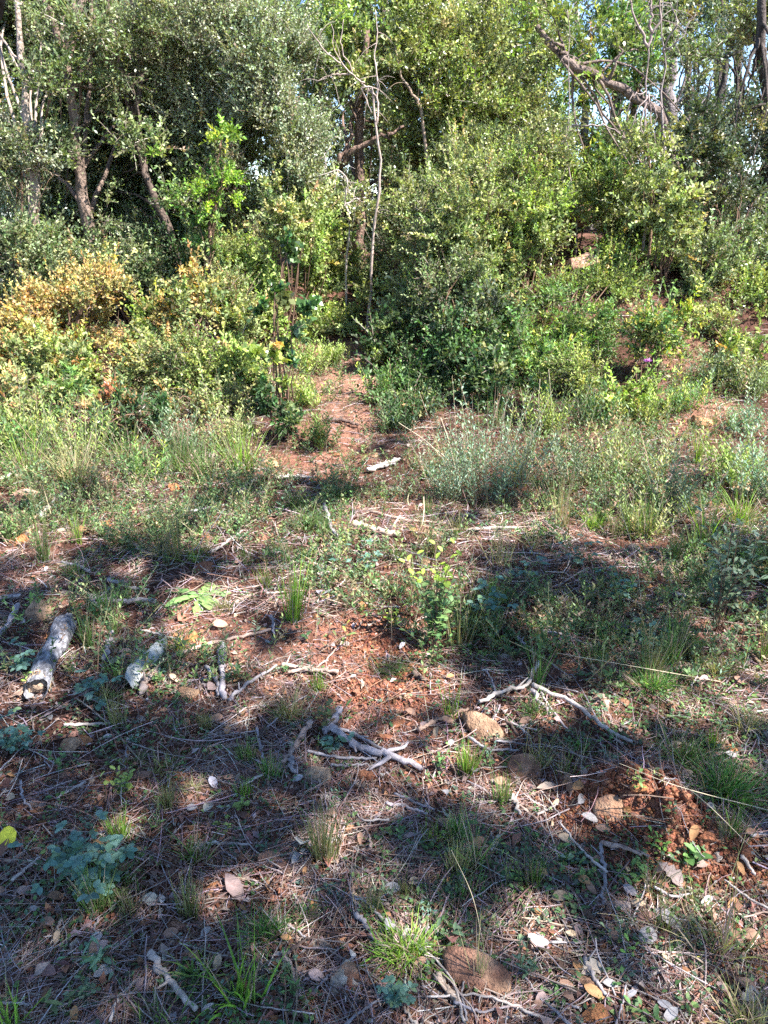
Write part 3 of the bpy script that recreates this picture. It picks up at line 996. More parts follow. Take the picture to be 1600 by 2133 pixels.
for k, (px, D, w, pal, lbs, lab) in enumerate(far_specs):
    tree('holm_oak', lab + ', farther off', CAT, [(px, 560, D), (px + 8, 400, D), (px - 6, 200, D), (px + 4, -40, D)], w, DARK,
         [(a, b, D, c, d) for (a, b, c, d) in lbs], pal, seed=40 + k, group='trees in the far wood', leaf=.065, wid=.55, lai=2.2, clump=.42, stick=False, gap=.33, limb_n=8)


for k, (px, py, D, rx, ry, p, lab) in enumerate([
        (1350, 330, 7.2, 50, 60, 'olive', 'leafy top of a young oak crossing the forking grey sapling'),
        (1120, 310, 7.4, 50, 50, 'olive', 'pale young oak left of the hair-thin sapling'),
        (1440, 300, 7.6, 70, 70, 'dark', 'very dark young oak in the blue gap at the upper right'),
        (40, 300, 7.7, 60, 40, 'grey', 'greyish young oak crossing the pale left trunk'),
        (820, 420, 7.9, 50, 60, 'olive', 'young oak just right of the slender bare sapling')]):
    tree('young_oak', lab, 'young tree', [(px, 620, D), (px + 6, py + 90, D), (px, py - ry * .5, D)], 7, BROWN,
         [(px, py, D, rx, ry), (px + rx * .6, py + ry, D, rx * .7, ry * .7), (px - rx * .5, py + ry * 1.5, D, rx * .6, ry * .7)], p, seed=170 + k, group='young oaks under the wood edge', leaf=.034, lai=1.7, clump=.16, limb_n=8)


# bare dead saplings and dangling dead twigs
def bare(name, label, stems, col=(.50, .42, .36), seed=0, cat='dead sapling', twigs=()):
    """stems: [(points, width px)], each a tapering crooked rod"""
    rng = np.random.default_rng(seed)
    first = grounded(wpath(stems[0][0]))
    root = empty(name, first[0], label, cat)
    mb = MB()
    for k, (pts, w) in enumerate(stems):
        p = wpath(pts)
        if k == 0:
            p = first
        dep = float((p[-1] - CAMP) @ FWD)
        q = bez(p, 22)
        r = w / 2 * dep / FPX
        q[1:-1] += rng.normal(size=(20, 3)) * r * .3
        wv = np.linspace(0, 1, 22)
        ph = rng.random(4) * 6.28
        amp = .035 if k == 0 else .02
        q[:, 0] += amp * np.sin(wv * 7 + ph[0]) * np.sin(wv * np.pi) + amp * .5 * np.sin(wv * 17 + ph[1]) * np.sin(wv * np.pi)
        tube(mb, q - first[0], r * (1.1 - .75 * np.linspace(0, 1, 22)), col, 6, .12, k, .25)
        m = 7 if k else 12
        for j in range(m):
            i = rng.integers(8, 21)
            d = nrm(rng.normal(size=3) + np.array([0, -.2, .2]))
            l = .10 + .22 * rng.random()
            a = q[i]
            tw_ = bez([a, a + d * l * .5, a + d * l + np.array([0, 0, -.25 * l])], 7)
            tb = MB()
            tube(tb, tw_ - first[0], np.linspace(.0028, .0010, 7), col, 4)
            tb.build('twig', M_TWIG, root, smooth=True)
    for (pts, w) in twigs:
        q = bez(wpath(pts), 12)
        dep = float((q[0] - CAMP) @ FWD)
        r = w / 2 * dep / FPX
        q[1:-1] += rng.normal(size=(10, 3)) * .006
        tb = MB()
        tube(tb, q - first[0], r * (1.1 - .7 * np.linspace(0, 1, 12)), col, 4)
        tb.build('twig', M_TWIG, root, smooth=True)
    mb.build('stem', M_TWIG, root, smooth=True)
    return root


bare('dead_sapling', 'slender bare pale sapling standing upright before the middle gap, top bent over', [
    ([(768, 640, 7.6), (774, 520, 7.6), (780, 400, 7.6), (785, 300, 7.6), (783, 200, 7.6), (775, 182, 7.6), (752, 182, 7.6)], 8),
    ([(783, 200, 7.6), (750, 168, 7.6), (700, 130, 7.5), (665, 90, 7.5), (640, 50, 7.5)], 4.5),
    ([(735, 155, 7.6), (690, 156, 7.6), (658, 172, 7.6)], 3.5),
    ([(785, 260, 7.6), (787, 140, 7.7), (782, 20, 7.8)], 4.5)], (.42, .34, .30), 61, twigs=[
    ([(760, 172, 7.6), (730, 150, 7.5), (700, 110, 7.5), (690, 50, 7.5)], 3),
    ([(735, 155, 7.6), (712, 100, 7.5), (716, 40, 7.5)], 3), ([(752, 182, 7.6), (765, 210, 7.6), (775, 235, 7.5)], 3)])
bare('dead_shoot', 'kinked white bare shoot, knee high bend, left of the middle trunk', [
    ([(722, 560, 8), (720, 480, 8), (716, 420, 8), (722, 380, 8), (706, 354, 8), (688, 362, 8), (655, 368, 8)], 5.5),
    ([(718, 430, 8), (735, 416, 8), (760, 412, 8)], 5)], (.55, .47, .42), 62, twigs=[([(680, 352, 8), (678, 320, 8), (700, 300, 8)], 3)])
bare('dead_sapling', 'tall bare grey sapling forking at the top, in front of the slanting limb', [
    ([(1338, 560, 7.4), (1344, 420, 7.4), (1348, 300, 7.4), (1350, 180, 7.4), (1350, 95, 7.4)], 7.5),
    ([(1350, 100, 7.4), (1330, 60, 7.4), (1315, 0, 7.4), (1312, -40, 7.4)], 6),
    ([(1350, 100, 7.4), (1368, 50, 7.4), (1376, -40, 7.4)], 6),
    ([(1360, 70, 7.4), (1352, 20, 7.4), (1358, -40, 7.4)], 6)], (.30, .24, .23), 63, twigs=[
    ([(1350, 200, 7.3), (1330, 225, 7.2), (1312, 270, 7.2), (1305, 262, 7.2)], 3),
    ([(1352, 195, 7.3), (1358, 250, 7.2), (1350, 300, 7.2), (1356, 345, 7.2)], 3),
    ([(1352, 200, 7.3), (1372, 212, 7.2), (1384, 240, 7.2), (1370, 290, 7.2)], 3),
    ([(1350, 205, 7.3), (1335, 250, 7.2), (1342, 295, 7.2), (1330, 330, 7.2)], 3),
    ([(1345, 190, 7.3), (1320, 200, 7.2), (1300, 240, 7.2)], 2.6), ([(1352, 198, 7.3), (1368, 240, 7.2), (1362, 270, 7.2), (1368, 320, 7.2)], 2.8)])
bare('dead_sapling', 'thin pale bare sapling just right of the forking grey one', [
    ([(1392, 560, 7.9), (1386, 400, 7.9), (1383, 230, 7.9), (1375, 150, 7.9), (1376, 60, 7.9), (1384, -40, 7.9)], 5.5),
    ([(1380, 110, 7.9), (1410, 85, 7.8), (1450, 30, 7.8)], 3.5), ([(1380, 105, 7.9), (1405, 55, 7.8), (1395, 10, 7.8), (1375, 5, 7.8)], 3.5)], (.34, .29, .28), 64)
bare('dead_sapling', 'hair-thin vertical dead sapling left of the slanting limb joint', [
    ([(1200, 560, 7.7), (1196, 420, 7.7), (1190, 260, 7.7), (1184, 120, 7.7), (1182, 20, 7.7)], 4),
    ([(1192, 262, 7.7), (1160, 300, 7.6), (1120, 318, 7.6)], 3)], (.33, .27, .25), 65, twigs=[([(1192, 262, 7.7), (1230, 262, 7.6), (1262, 262, 7.6), (1306, 290, 7.5)], 4)])
bare('dead_branch', 'pale peeling dead branch slanting down from the top centre crown', [
    ([(900, 460, 9.3), (880, 240, 9.3), (852, 200, 9.3), (835, 150, 9.3), (822, 95, 9.3)], 10)], (.36, .27, .21), 66, cat='dead branch')


def shrub(name, label, lobes, pal, stems=6, group=None, seed=1, scol=(.16, .10, .07), cat='shrub', mat=None, swid=.008, **kw):
    """a bush: several stems from one foot carrying leaf clumps down to the ground"""
    rng = np.random.default_rng(seed)
    kw.setdefault('clump', .13)
    cs = [lobe_geom(*l[:5]) for l in lobes]
    cx = sum(c[0][0] * c[1] for c in cs) / sum(c[1] for c in cs)
    cy = sum(c[0][1] * c[1] for c in cs) / sum(c[1] for c in cs)
    base = np.array([cx, cy, float(hgt(cx, cy))])
    fb = MB()
    cen = foliage(fb, rng, lobes, pal, **kw)
    mb = MB()
    far_ = np.argsort(-cen[:, 2])[:max(stems * 4, 4)]
    for k in range(stems):
        e = cen[far_[rng.integers(len(far_))]] if k < stems * .6 else cen[rng.integers(len(cen))]
        s0 = base + np.array([rng.normal() * .05, rng.normal() * .05, -.03])
        m = (s0 * .45 + e * .55) + np.array([rng.normal() * .05, rng.normal() * .05, .1])
        q = bez([s0, m, e], 12)
        q[1:-1] += rng.normal(size=(10, 3)) * .006
        tube(mb, q, np.linspace(swid, swid * .3, 12), scol, 5, .1, k, .2)
    root = empty(name, base, label, cat, group)
    fb_v = [v - base.astype(np.float32) for v in fb.v]
    fb.v = fb_v
    mb.v = [v - base.astype(np.float32) for v in mb.v]
    fb.build('foliage', mat or M_SOFT, root)
    mb.build('stems', M_TWIG, root, smooth=True)
    return root


SG = 'shrubs bordering the clearing'
shrub('shrub', 'rusty orange-tipped bush spreading along the left edge', [
    (60, 690, 6.3, 130, 70), (200, 650, 6.5, 100, 80), (200, 600, 6.6, 60, 40, 'orange'), (300, 690, 6.2, 70, 70), (90, 770, 5.9, 130, 60, 'mixed'), (-40, 700, 6.2, 90, 90)], 'orange',
    seed=71, group=SG, leaf=.032, wid=.55, stems=16, lai=3)
shrub('shrub', 'yellow-green bush with a pinkish orange crest, left of the path', [
    (420, 700, 6.3, 90, 90), (405, 620, 6.3, 42, 45, 'orange'), (340, 700, 6.1, 60, 40, 'orange'), (340, 770, 5.8, 90, 60, 'mixed'), (470, 780, 5.8, 90, 60, 'fresh')], 'mixed',
    seed=72, group=SG, leaf=.030, wid=.55, stems=12, lai=3)
shrub('shrub', 'tall pale lime bush behind the left side of the path', [
    (620, 560, 7.6, 90, 80), (570, 650, 7.2, 80, 60), (680, 640, 7.6, 70, 80, 'olive'), (640, 500, 7.9, 60, 50), (520, 560, 7.8, 60, 70, 'fresh'), (700, 560, 8.2, 60, 70, 'olive')], 'lime',
    seed=73, group=SG, leaf=.032, wid=.6, stems=10, lai=2.8)
shrub('shrub', 'dull olive bush closing the far end of the path', [
    (730, 612, 9.2, 70, 48), (810, 640, 9, 70, 70, 'holm'), (760, 560, 9.6, 90, 70, 'holm')], 'olive',
    seed=74, group=SG, leaf=.032, stems=8, lai=2.4)
shrub('oak_sapling', 'dark slender sapling with round leaves standing before the lime bush', [
    (590, 540, 5.6, 24, 50), (545, 610, 5.4, 34, 50), (600, 640, 5.3, 36, 60), (540, 740, 5.2, 34, 50, 'fresh'), (605, 760, 5.2, 34, 50)], 'deepgreen',
    seed=75, leaf=.045, wid=.75, stems=7, lai=1.5, clump=.09, swid=.007, cat='sapling', mat=M_LEAF)
shrub('shrub', 'dark green clump at the foot of the round-leaved sapling', [
    (570, 860, 4.9, 55, 40), (600, 890, 4.8, 40, 22)], 'deepgreen', seed=76, group=SG, leaf=.028, stems=6, lai=3, clump=.08)
shrub('shrub', 'dark low bush on the right flank of the path', [
    (850, 800, 5.9, 80, 60), (960, 760, 5.9, 100, 85), (830, 720, 6.5, 70, 50), (990, 680, 6.2, 90, 70, 'dark'), (1060, 800, 5.5, 70, 60), (930, 620, 6.5, 50, 60, 'holm'), (1020, 590, 6.5, 60, 60, 'holm'), (860, 640, 6.9, 45, 60, 'holm'), (1090, 700, 6.1, 45, 50, 'arbutus')], 'deepgreen',
    seed=77, group=SG, leaf=.030, stems=14, lai=3.4, newgrowth=((.14, .19, .07), .15))
shrub('holm_oak_shrub', 'tall broad olive-green bush standing right of the path', [
    (960, 560, 7.2, 100, 90), (900, 450, 7.8, 80, 80), (1030, 430, 7.8, 110, 90), (1060, 570, 7.2, 80, 80, 'olive'), (930, 640, 6.9, 70, 50, 'holm'), (1000, 330, 8.2, 80, 50)], 'olive',
    seed=78, group=SG, leaf=.030, stems=16, lai=3, newgrowth=((.30, .31, .14), .25), cat='shrub', mat=M_LEAF)
shrub('shrub', 'rounded yellow-green bush top just below the slanting limb', [
    (1230, 400, 8, 90, 60), (1150, 410, 7.6, 70, 70, 'olive'), (1255, 400, 7.5, 60, 40), (1300, 420, 7.6, 60, 55, 'olive'), (1130, 510, 7.3, 45, 50, 'olive'), (1140, 470, 8.2, 60, 50, 'olive'), (1130, 380, 8.3, 70, 60), (1310, 500, 7.9, 60, 60, 'olive')], 'fresh',
    seed=79, group=SG, leaf=.028, stems=12, lai=2.8)
shrub('shrub', 'bright grassy-green fine-leaved bush in the right middle', [
    (1180, 690, 6.3, 100, 75), (1120, 770, 5.9, 90, 65, 'arbutus'), (1230, 790, 5.7, 80, 50, 'fresh'), (1260, 640, 6.9, 70, 60, 'fresh'), (1150, 640, 7, 70, 35, 'fresh'), (1060, 700, 6.4, 70, 60, 'fresh')], 'arbutus',
    seed=80, group=SG, leaf=.030, wid=.32, stems=12, lai=2.8)
shrub('lentisk_shrub', 'rounded yellow-tipped bush sheltering the purple flower', [
    (1370, 720, 5.8, 75, 60), (1340, 690, 5.9, 45, 35, 'mixed'), (1410, 690, 5.9, 40, 40, 'bright'), (1300, 750, 5.7, 28, 26, 'lime')], 'arbutus',
    seed=81, group=SG, leaf=.034, wid=.4, stems=9, lai=2.4, newgrowth=((.42, .36, .08), .25))
shrub('shrub', 'yellow-leaved tall shoots right of the pinkish boulders', [
    (1400, 500, 7.4, 60, 60), (1370, 580, 7.2, 60, 60, 'olive'), (1440, 570, 7.2, 50, 50, 'holm')], 'fresh', seed=82, group=SG, leaf=.036, stems=8, lai=2, gap=.38)
shrub('shrub', 'dim grey-green thicket along the right edge', [
    (1550, 560, 7.4, 90, 80), (1500, 440, 7.8, 80, 80, 'dark'), (1400, 460, 7.6, 50, 40, 'dark'), (1490, 640, 7, 55, 50, 'olive'), (1580, 670, 6.8, 70, 60, 'fresh')], 'holm',
    seed=83, group=SG, leaf=.032, stems=10, lai=2.4, mat=M_LEAF)
shrub('shrub', 'low leafy bush at the right edge below the dark thicket', [
    (1560, 740, 6.2, 70, 45), (1490, 700, 6.5, 45, 50, 'olive')], 'fresh', seed=84, group=SG, leaf=.034, stems=6, lai=1.8)
shrub('shrub', 'small dark glossy bush in front of the orange-tipped bush', [
    (265, 890, 4.8, 65, 55), (230, 840, 4.9, 45, 40, 'rust'), (300, 850, 4.9, 40, 40, 'deepgreen')], 'deepgreen', seed=85, group=SG, leaf=.042, wid=.36, stems=9, lai=2.4, clump=.11, mat=M_LEAF)
shrub('shrub', 'pale green leafy bush at the left edge under the orange-tipped bush', [
    (60, 850, 5.2, 90, 50), (150, 840, 5.3, 60, 50, 'arbutus'), (20, 930, 4.7, 60, 35, 'arbutus')], 'mixed', seed=86, group=SG, leaf=.038, wid=.4, stems=8, lai=2)
shrub('shrub', 'thin twiggy bush between the yellow-green bush and the clearing', [
    (420, 850, 5.3, 90, 40), (500, 860, 5.3, 50, 40, 'olive')], 'mixed', seed=87, group=SG, leaf=.026, stems=10, lai=1.5)
# undergrowth behind, one thicket per bush
for k, (px, py, D, rx, ry, p, lab) in enumerate([
        (60, 560, 8.2, 130, 60, 'grey', 'greyish thicket just behind the left end of the orange-tipped bush'),
        (250, 560, 8.4, 110, 70, 'dark', 'shadowy thicket at the foot of the kinked trunk'),
        (380, 560, 8.3, 80, 70, 'deepgreen', 'shadowy green thicket behind the pinkish orange crest'),
        (860, 560, 8.8, 70, 70, 'dark', 'shadowy thicket where the path ends, left of the broad olive bush'),
        (1290, 600, 8.2, 80, 60, 'holm', 'green thicket just behind the upper pinkish boulder'),
        (1440, 600, 9.2, 90, 60, 'dark', 'dark thicket behind the yellow-leaved tall shoots')]):
    shrub('thicket', lab, [(px, py, D, rx, ry), (px + 20, py + 60, D - .4, rx * .8, ry * .8)], p, seed=100 + k, leaf=.036, stems=8, lai=2.8, clump=.2, cat='thicket')



def plumes(name, label, px, py, w, h, pal, seed, n=60, leaf=.016, wid=.28, m=26, cat='shrub', spread=.2, splay=.4, group=SG, hv=.62):
    """an upright feathery bush: many leafy stems rising from one foot"""
    rng = np.random.default_rng(6000 + seed)
    g = at(px, py)
    dep = float((g - CAMP) @ FWD)
    H, Wd = h * dep / FPX, w * dep / FPX
    b = np.zeros((n, 3))
    b[:, 0] = rng.normal(size=n) * Wd * spread
    b[:, 1] = rng.normal(size=n) * Wd * spread * .7
    b[:, 2] = hgt(b[:, 0] + g[0], b[:, 1] + g[1]) - g[2] - .01
    d = nrm(np.stack([b[:, 0] / Wd * splay * 2 + rng.normal(size=n) * .16, b[:, 1] / Wd * splay * 2 + rng.normal(size=n) * .16, np.ones(n)], -1))
    Hn = H * (1 - hv + hv * 1.15 * rng.random(n))
    root = empty(name, g, label, cat, group)
    sb, lb = MB(), MB()
    blades(sb, b, d, Hn, .0035, pick(rng, n, [((.26, .24, .16), 2), ((.30, .22, .15), 1)]), bend=.08, rows=6, taper=.5, rng=rng)
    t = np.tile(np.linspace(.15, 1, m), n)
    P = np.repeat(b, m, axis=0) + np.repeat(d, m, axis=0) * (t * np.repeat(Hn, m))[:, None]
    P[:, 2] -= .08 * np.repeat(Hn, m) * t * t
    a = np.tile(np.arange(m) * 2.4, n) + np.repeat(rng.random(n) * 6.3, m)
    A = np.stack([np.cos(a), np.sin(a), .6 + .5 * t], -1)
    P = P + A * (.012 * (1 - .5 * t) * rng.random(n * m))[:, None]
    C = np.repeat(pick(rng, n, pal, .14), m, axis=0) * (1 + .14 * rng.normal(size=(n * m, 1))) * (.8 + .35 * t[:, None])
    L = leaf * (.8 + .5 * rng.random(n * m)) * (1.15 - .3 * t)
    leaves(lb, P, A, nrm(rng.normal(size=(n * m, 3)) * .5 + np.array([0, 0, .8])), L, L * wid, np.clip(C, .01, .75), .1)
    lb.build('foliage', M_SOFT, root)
    sb.build('stems', M_STRAW, root)
    return root


PSG = 'feathery bushes edging the clearing'
for k, (px, py, w, h, pal, n, leaf, wid, lab) in enumerate([
        (1010, 1040, 160, 255, 'silver', 130, .018, .26, 'silvery grey-green aromatic bush with upright plumes beside the path'),
        (935, 1045, 90, 170, 'silver', 80, .016, .26, 'lower silvery plumes at the path side of the silvery bush'),
        (1085, 1010, 60, 190, 'silver', 36, .018, .24, 'tallest pair of silvery plumes right of the silvery bush'),
        (1190, 1010, 100, 120, 'cistus', 45, .022, .26, 'dull grey-green feathery bush right of the silvery plumes'),
        (1300, 1000, 110, 150, 'olive', 45, .024, .26, 'grey-green feathery bush with sunlit tips below the purple flower'),
        (1410, 1080, 110, 190, 'cistus', 60, .022, .26, 'tall loose grey-green bush left of the sunlit right-hand scrub'),
        (1520, 1010, 120, 120, 'lime', 60, .024, .28, 'sunlit pale yellow-green scrub at the right edge of the clearing'),
        (1580, 1040, 110, 150, 'silver', 60, .024, .26, 'bleached silvery scrub cut by the right edge'),
        (1560, 900, 120, 90, 'silver', 60, .022, .26, 'low silvery scrub at the right edge under the leafy bush'),
        (1330, 1120, 110, 120, 'olive', 50, .02, .26, 'olive feathery sprigs in front of the tall loose bush'),
        (1140, 900, 130, 110, 'fresh', 70, .024, .24, 'bright green feathery sprigs behind the dull grey-green bush'),
        (1230, 890, 110, 110, 'deepgreen', 50, .026, .24, 'green feathery sprigs at the foot of the fine-leaved bush'),
        (1350, 880, 100, 90, 'fresh', 50, .024, .26, 'yellow-green sprigs right below the purple flower'),
        (60, 930, 150, 130, 'fresh', 80, .024, .26, 'feathery green sprigs at the left edge under the orange-tipped bush'),
        (170, 960, 130, 150, 'lime', 70, .022, .22, 'pale feathery sprigs left of the small dark glossy bush'),
        (380, 950, 130, 120, 'cistus', 60, .024, .26, 'grey-green sprigs right of the small dark glossy bush'),
        (470, 930, 130, 100, 'olive', 60, .022, .26, 'olive sprigs between the dark glossy bush and the round-leaved sapling'),
        (300, 1000, 110, 90, 'arbutus', 50, .022, .26, 'green sprigs in front of the small dark glossy bush'),
        (640, 850, 60, 90, 'lime', 40, .026, .3, 'pale lime sprigs on the left bank of the path'),
        (650, 780, 70, 90, 'lime', 50, .028, .3, 'mint-lime sprigs by the left bend of the path'),
        (830, 900, 90, 90, 'deepgreen', 50, .026, .3, 'dark sprigs hanging over the right bank of the path'),
        (665, 930, 60, 80, 'fresh', 40, .024, .3, 'green sprigs squeezing the path on its near left'),
        (800, 840, 70, 100, 'arbutus', 50, .026, .3, 'green sprigs squeezing the path on its right'),
        (690, 760, 50, 60, 'lime', 40, .026, .3, 'short lime sprigs squeezing the far path on its left'),
        (795, 770, 60, 70, 'fresh', 40, .026, .3, 'short green sprigs squeezing the far path on its right'),
        (1420, 850, 100, 80, 'arbutus', 50, .026, .26, 'green sprigs on the bare red bank, its near side'),
        (1560, 830, 100, 90, 'holm', 50, .026, .26, 'dark sprigs on the bare red bank at the right edge'),
        (1480, 800, 90, 90, 'cistus', 40, .026, .26, 'grey-green sprigs between the yellow-tipped bush and the bare red bank')]):
    plumes('feathery_bush', lab, px, py, w, h, PAL[pal], k, n=int(n * .75), leaf=leaf * 1.3, wid=wid * 1.1, m=20)
# taller shoots interlocking with the bushes
for k, (px, py, D, rx, ry, p, lf, lab) in enumerate([
        (130, 760, 6.0, 60, 60, 'fresh', .034, 'green leafy bush growing up through the orange-tipped one'),
        (340, 690, 6.4, 50, 60, 'fresh', .030, 'slim green bush filling the notch between the orange-crested bushes'),
        (470, 640, 6.8, 60, 60, 'mixed', .030, 'loose bush behind the yellow-green bush, nearer than the lime one'),
        (668, 690, 7.6, 32, 40, 'lime', .032, 'pale lime bush crowding the top left of the path'),
        (815, 680, 7.4, 35, 35, 'olive', .030, 'olive bush crowding the top right of the path'),
        (1050, 520, 7.0, 70, 80, 'fresh', .030, 'yellow-green bush standing out of the broad olive bush'),
        (900, 560, 7.3, 70, 90, 'olive', .030, 'upright bush at the path side of the broad olive bush'),
        (1105, 540, 7.1, 45, 55, 'olive', .030, 'bush partly hiding the pinkish boulders on their left'),
        (1305, 560, 7.3, 50, 50, 'fresh', .030, 'bush crowding the pinkish boulders on their right'),
        (1480, 560, 6.9, 60, 70, 'holm', .034, 'leafy bush before the dim grey-green thicket'),
        (250, 560, 7.8, 80, 40, 'holm', .034, 'leafy dark-green bush hiding the foot of the kinked trunk'),
        (555, 760, 5.7, 55, 60, 'fresh', .032, 'full leafy bush just behind the round-leaved sapling'),
        (855, 850, 5.4, 45, 35, 'deepgreen', .030, 'low dark bush at the near right corner of the path'),
        (1290, 830, 5.4, 70, 35, 'fresh', .030, 'low green bush below the purple flower'),
        (1540, 790, 5.8, 60, 35, 'olive', .030, 'low olive bush on the red bank at the right edge'),
        (1000, 430, 6.9, 80, 80, 'olive', .030, 'tallest olive bush at the crest of the right-hand shrub wall'),
        (1090, 400, 7.2, 70, 70, 'fresh', .030, 'yellow-green bush right of the tallest olive bush'),
        (920, 470, 6.9, 50, 80, 'holm', .030, 'dark upright bush left of the tallest olive bush'),
        (1380, 430, 7.0, 60, 70, 'olive', .030, 'tall olive bush left of the dim grey-green thicket'),
        (600, 440, 7.3, 55, 60, 'olive', .030, 'tall olive bush rising behind the pale lime one'),
        (30, 520, 7.3, 60, 50, 'holm', .032, 'leafy bush hiding the foot of the pale left trunk'),
        (480, 500, 8.0, 70, 50, 'olive', .032, 'olive bush behind the vivid sapling')]):
    shrub('shrub', lab, [(px, py, D, rx, ry), (px + (-1) ** k * rx * .5, py + ry * .8, D - .1, rx * .7, ry * .6)], p, seed=140 + k, group=SG, leaf=lf, stems=8, lai=2.4, shoots=1.4)

# ------------------------------------------------------------------ unseen oaks behind the camera, crowns shaped to cast the wanted dapples
LIT = [blob(*b) for b in [(760, 1230, 90, 70, 1), (700, 1170, 90, 50, .9), (560, 1390, 60, 25, .7), (430, 1120, 70, 30, .8), (720, 1330, 110, 85, 1), (820, 1440, 110, 40, 1), (880, 1300, 60, 110, 1), (470, 1270, 110, 55, 1), (400, 1330, 50, 30, .9),
                          (1320, 1660, 100, 42, 1), (1430, 1740, 85, 42, 1), (1560, 1830, 60, 40, .9), (1140, 1960, 75, 75, 1), (1210, 2060, 95, 45, 1), (1330, 2090, 60, 40, .8),
                          (1560, 1960, 70, 110, 1), (1470, 2080, 60, 50, .9), (785, 1850, 38, 45, 1), (850, 1950, 85, 75, 1), (240, 1640, 60, 22, 1), (600, 1680, 40, 18, .8), (750, 1690, 70, 22, .7),
                          (1050, 1660, 130, 40, 1), (60, 1440, 90, 35, 1), (115, 1445, 40, 18, 1), (320, 1420, 50, 25, .6), (1020, 1510, 70, 40, 1),
                          (1270, 1490, 60, 30, .9), (1530, 1420, 100, 60, 1), (1480, 1330, 90, 60, .7), (940, 1200, 40, 50, 1), (610, 1180, 60, 70, .8),
                          (430, 1240, 60, 30, 1), (760, 1110, 160, 40, 1), (1280, 1110, 110, 30, 1), (1560, 1060, 100, 60, 1), (80, 1110, 110, 50, .8),
                          (640, 1110, 130, 40, .8), (300, 1090, 80, 40, .7), (20, 2100, 40, 50, 1), (540, 2090, 60, 30, .5), (330, 1560, 80, 20, .5), (700, 1800, 50, 22, .5)]]
SHADE_FAR = [blob(*b) for b in [(330, 1110, 110, 30, .9), (60, 1150, 120, 40, 1), (1050, 1040, 110, 25, .8), (1330, 1060, 80, 25, .8), (700, 1020, 90, 18, .8), (1480, 1120, 90, 30, .8), (480, 1180, 80, 25, .8), (200, 1020, 70, 20, .7), (560, 1040, 170, 40, .9), (100, 1060, 130, 30, .7), (960, 1090, 90, 30, .5), (800, 930, 70, 25, .8), (620, 930, 70, 25, .7), (1080, 850, 90, 30, .8),
                                (1170, 1170, 260, 50, 1), (260, 1180, 300, 60, 1)]]


def shade_want(x, y):  # ground map of the shade that the unseen crowns are shaped to cast
    near_s = 1 - sstep(2.95, 3.45, y + .25 * (vnoise2(x * 3 + 5, y * 3) - .5))
    s = np.maximum(near_s, field(x, y, SHADE_FAR, .4))
    fl = .6 * vnoise2(x * 9.3 + 70, y * 6.5 + 2) + .4 * vnoise2(x * 22 + 7, y * 16)
    s = s * (1 - sstep(.61, .67, fl))
    return s * (1 - field(x, y, LIT, .26))


def canopy(name, label, foot, zlo, zhi, xr, seed):
    rng = np.random.default_rng(seed)
    root = empty(name, (foot[0], foot[1], float(hgt(*foot)) - .05), label, 'tree', 'oaks shading the clearing')
    b = np.array([foot[0], foot[1], float(hgt(*foot)) - .05])
    K = 2600
    gx_ = xr[0] + (xr[1] - xr[0]) * rng.random(K)
    gy_ = -1.0 + 6.8 * rng.random(K)
    want = shade_want(gx_, gy_)
    k = rng.random(K) < want
    gx_, gy_ = gx_[k], gy_[k]
    z = zlo + (zhi - zlo) * rng.random(len(gx_))
    c = np.stack([gx_, gy_, 0 * gx_], -1) + SUN * (z / SUN[2])[:, None]
    m = 60
    n = len(c) * m
    P = np.repeat(c, m, axis=0) + rnd_dir(rng, n) * (.17 * rng.random(n) ** .5)[:, None]
    # drop leaves whose shadow would fall on a wanted sun patch
    q = P - SUN * (P[:, 2] / SUN[2])[:, None]
    ok = rng.random(n) < sstep(.15, .6, shade_want(q[:, 0], q[:, 1]))
    P = P[ok]
    n = len(P)
    mb = MB()
    leaves(mb, P, rnd_dir(rng, n), rnd_dir(rng, n, .6), .062, .040, pick(rng, n, PAL['holm']))
    mb.v = [v - b.astype(np.float32) for v in mb.v]
    mb.build('crown', M_LEAF, root)
    tb = MB()
    top = np.array([c[:, 0].mean(), c[:, 1].mean(), zlo + .2])
    tp = bez([b, b + np.array([.05, .1, 1.6]), (b + top) / 2 + np.array([0, 0, .8]), top], 20)
    tube(tb, tp - b, np.linspace(.14, .05, 20), GREY, 10, .2, seed, .3)
    for j in range(26):
        e = c[rng.integers(len(c))]
        s0 = tp[rng.integers(9, 19)]
        q = bez([s0, (s0 + e) / 2 + np.array([0, 0, .15]), e], 8)
        tube(tb, q - b, np.linspace(.028, .006, 8), GREY, 5)
    tb.build('trunk', M_BARK, root, smooth=True)


canopy('shade_oak', 'unseen oak behind the viewer, crown shaped to dapple the left half of the clearing', (1.2, -3.6), 4.6, 6.4, (-5.0, -.2), 201)
canopy('shade_oak', 'unseen oak behind the viewer, crown shaped to dapple the right half of the clearing', (5.6, -3.2), 4.8, 6.6, (-.5, 4.2), 202)

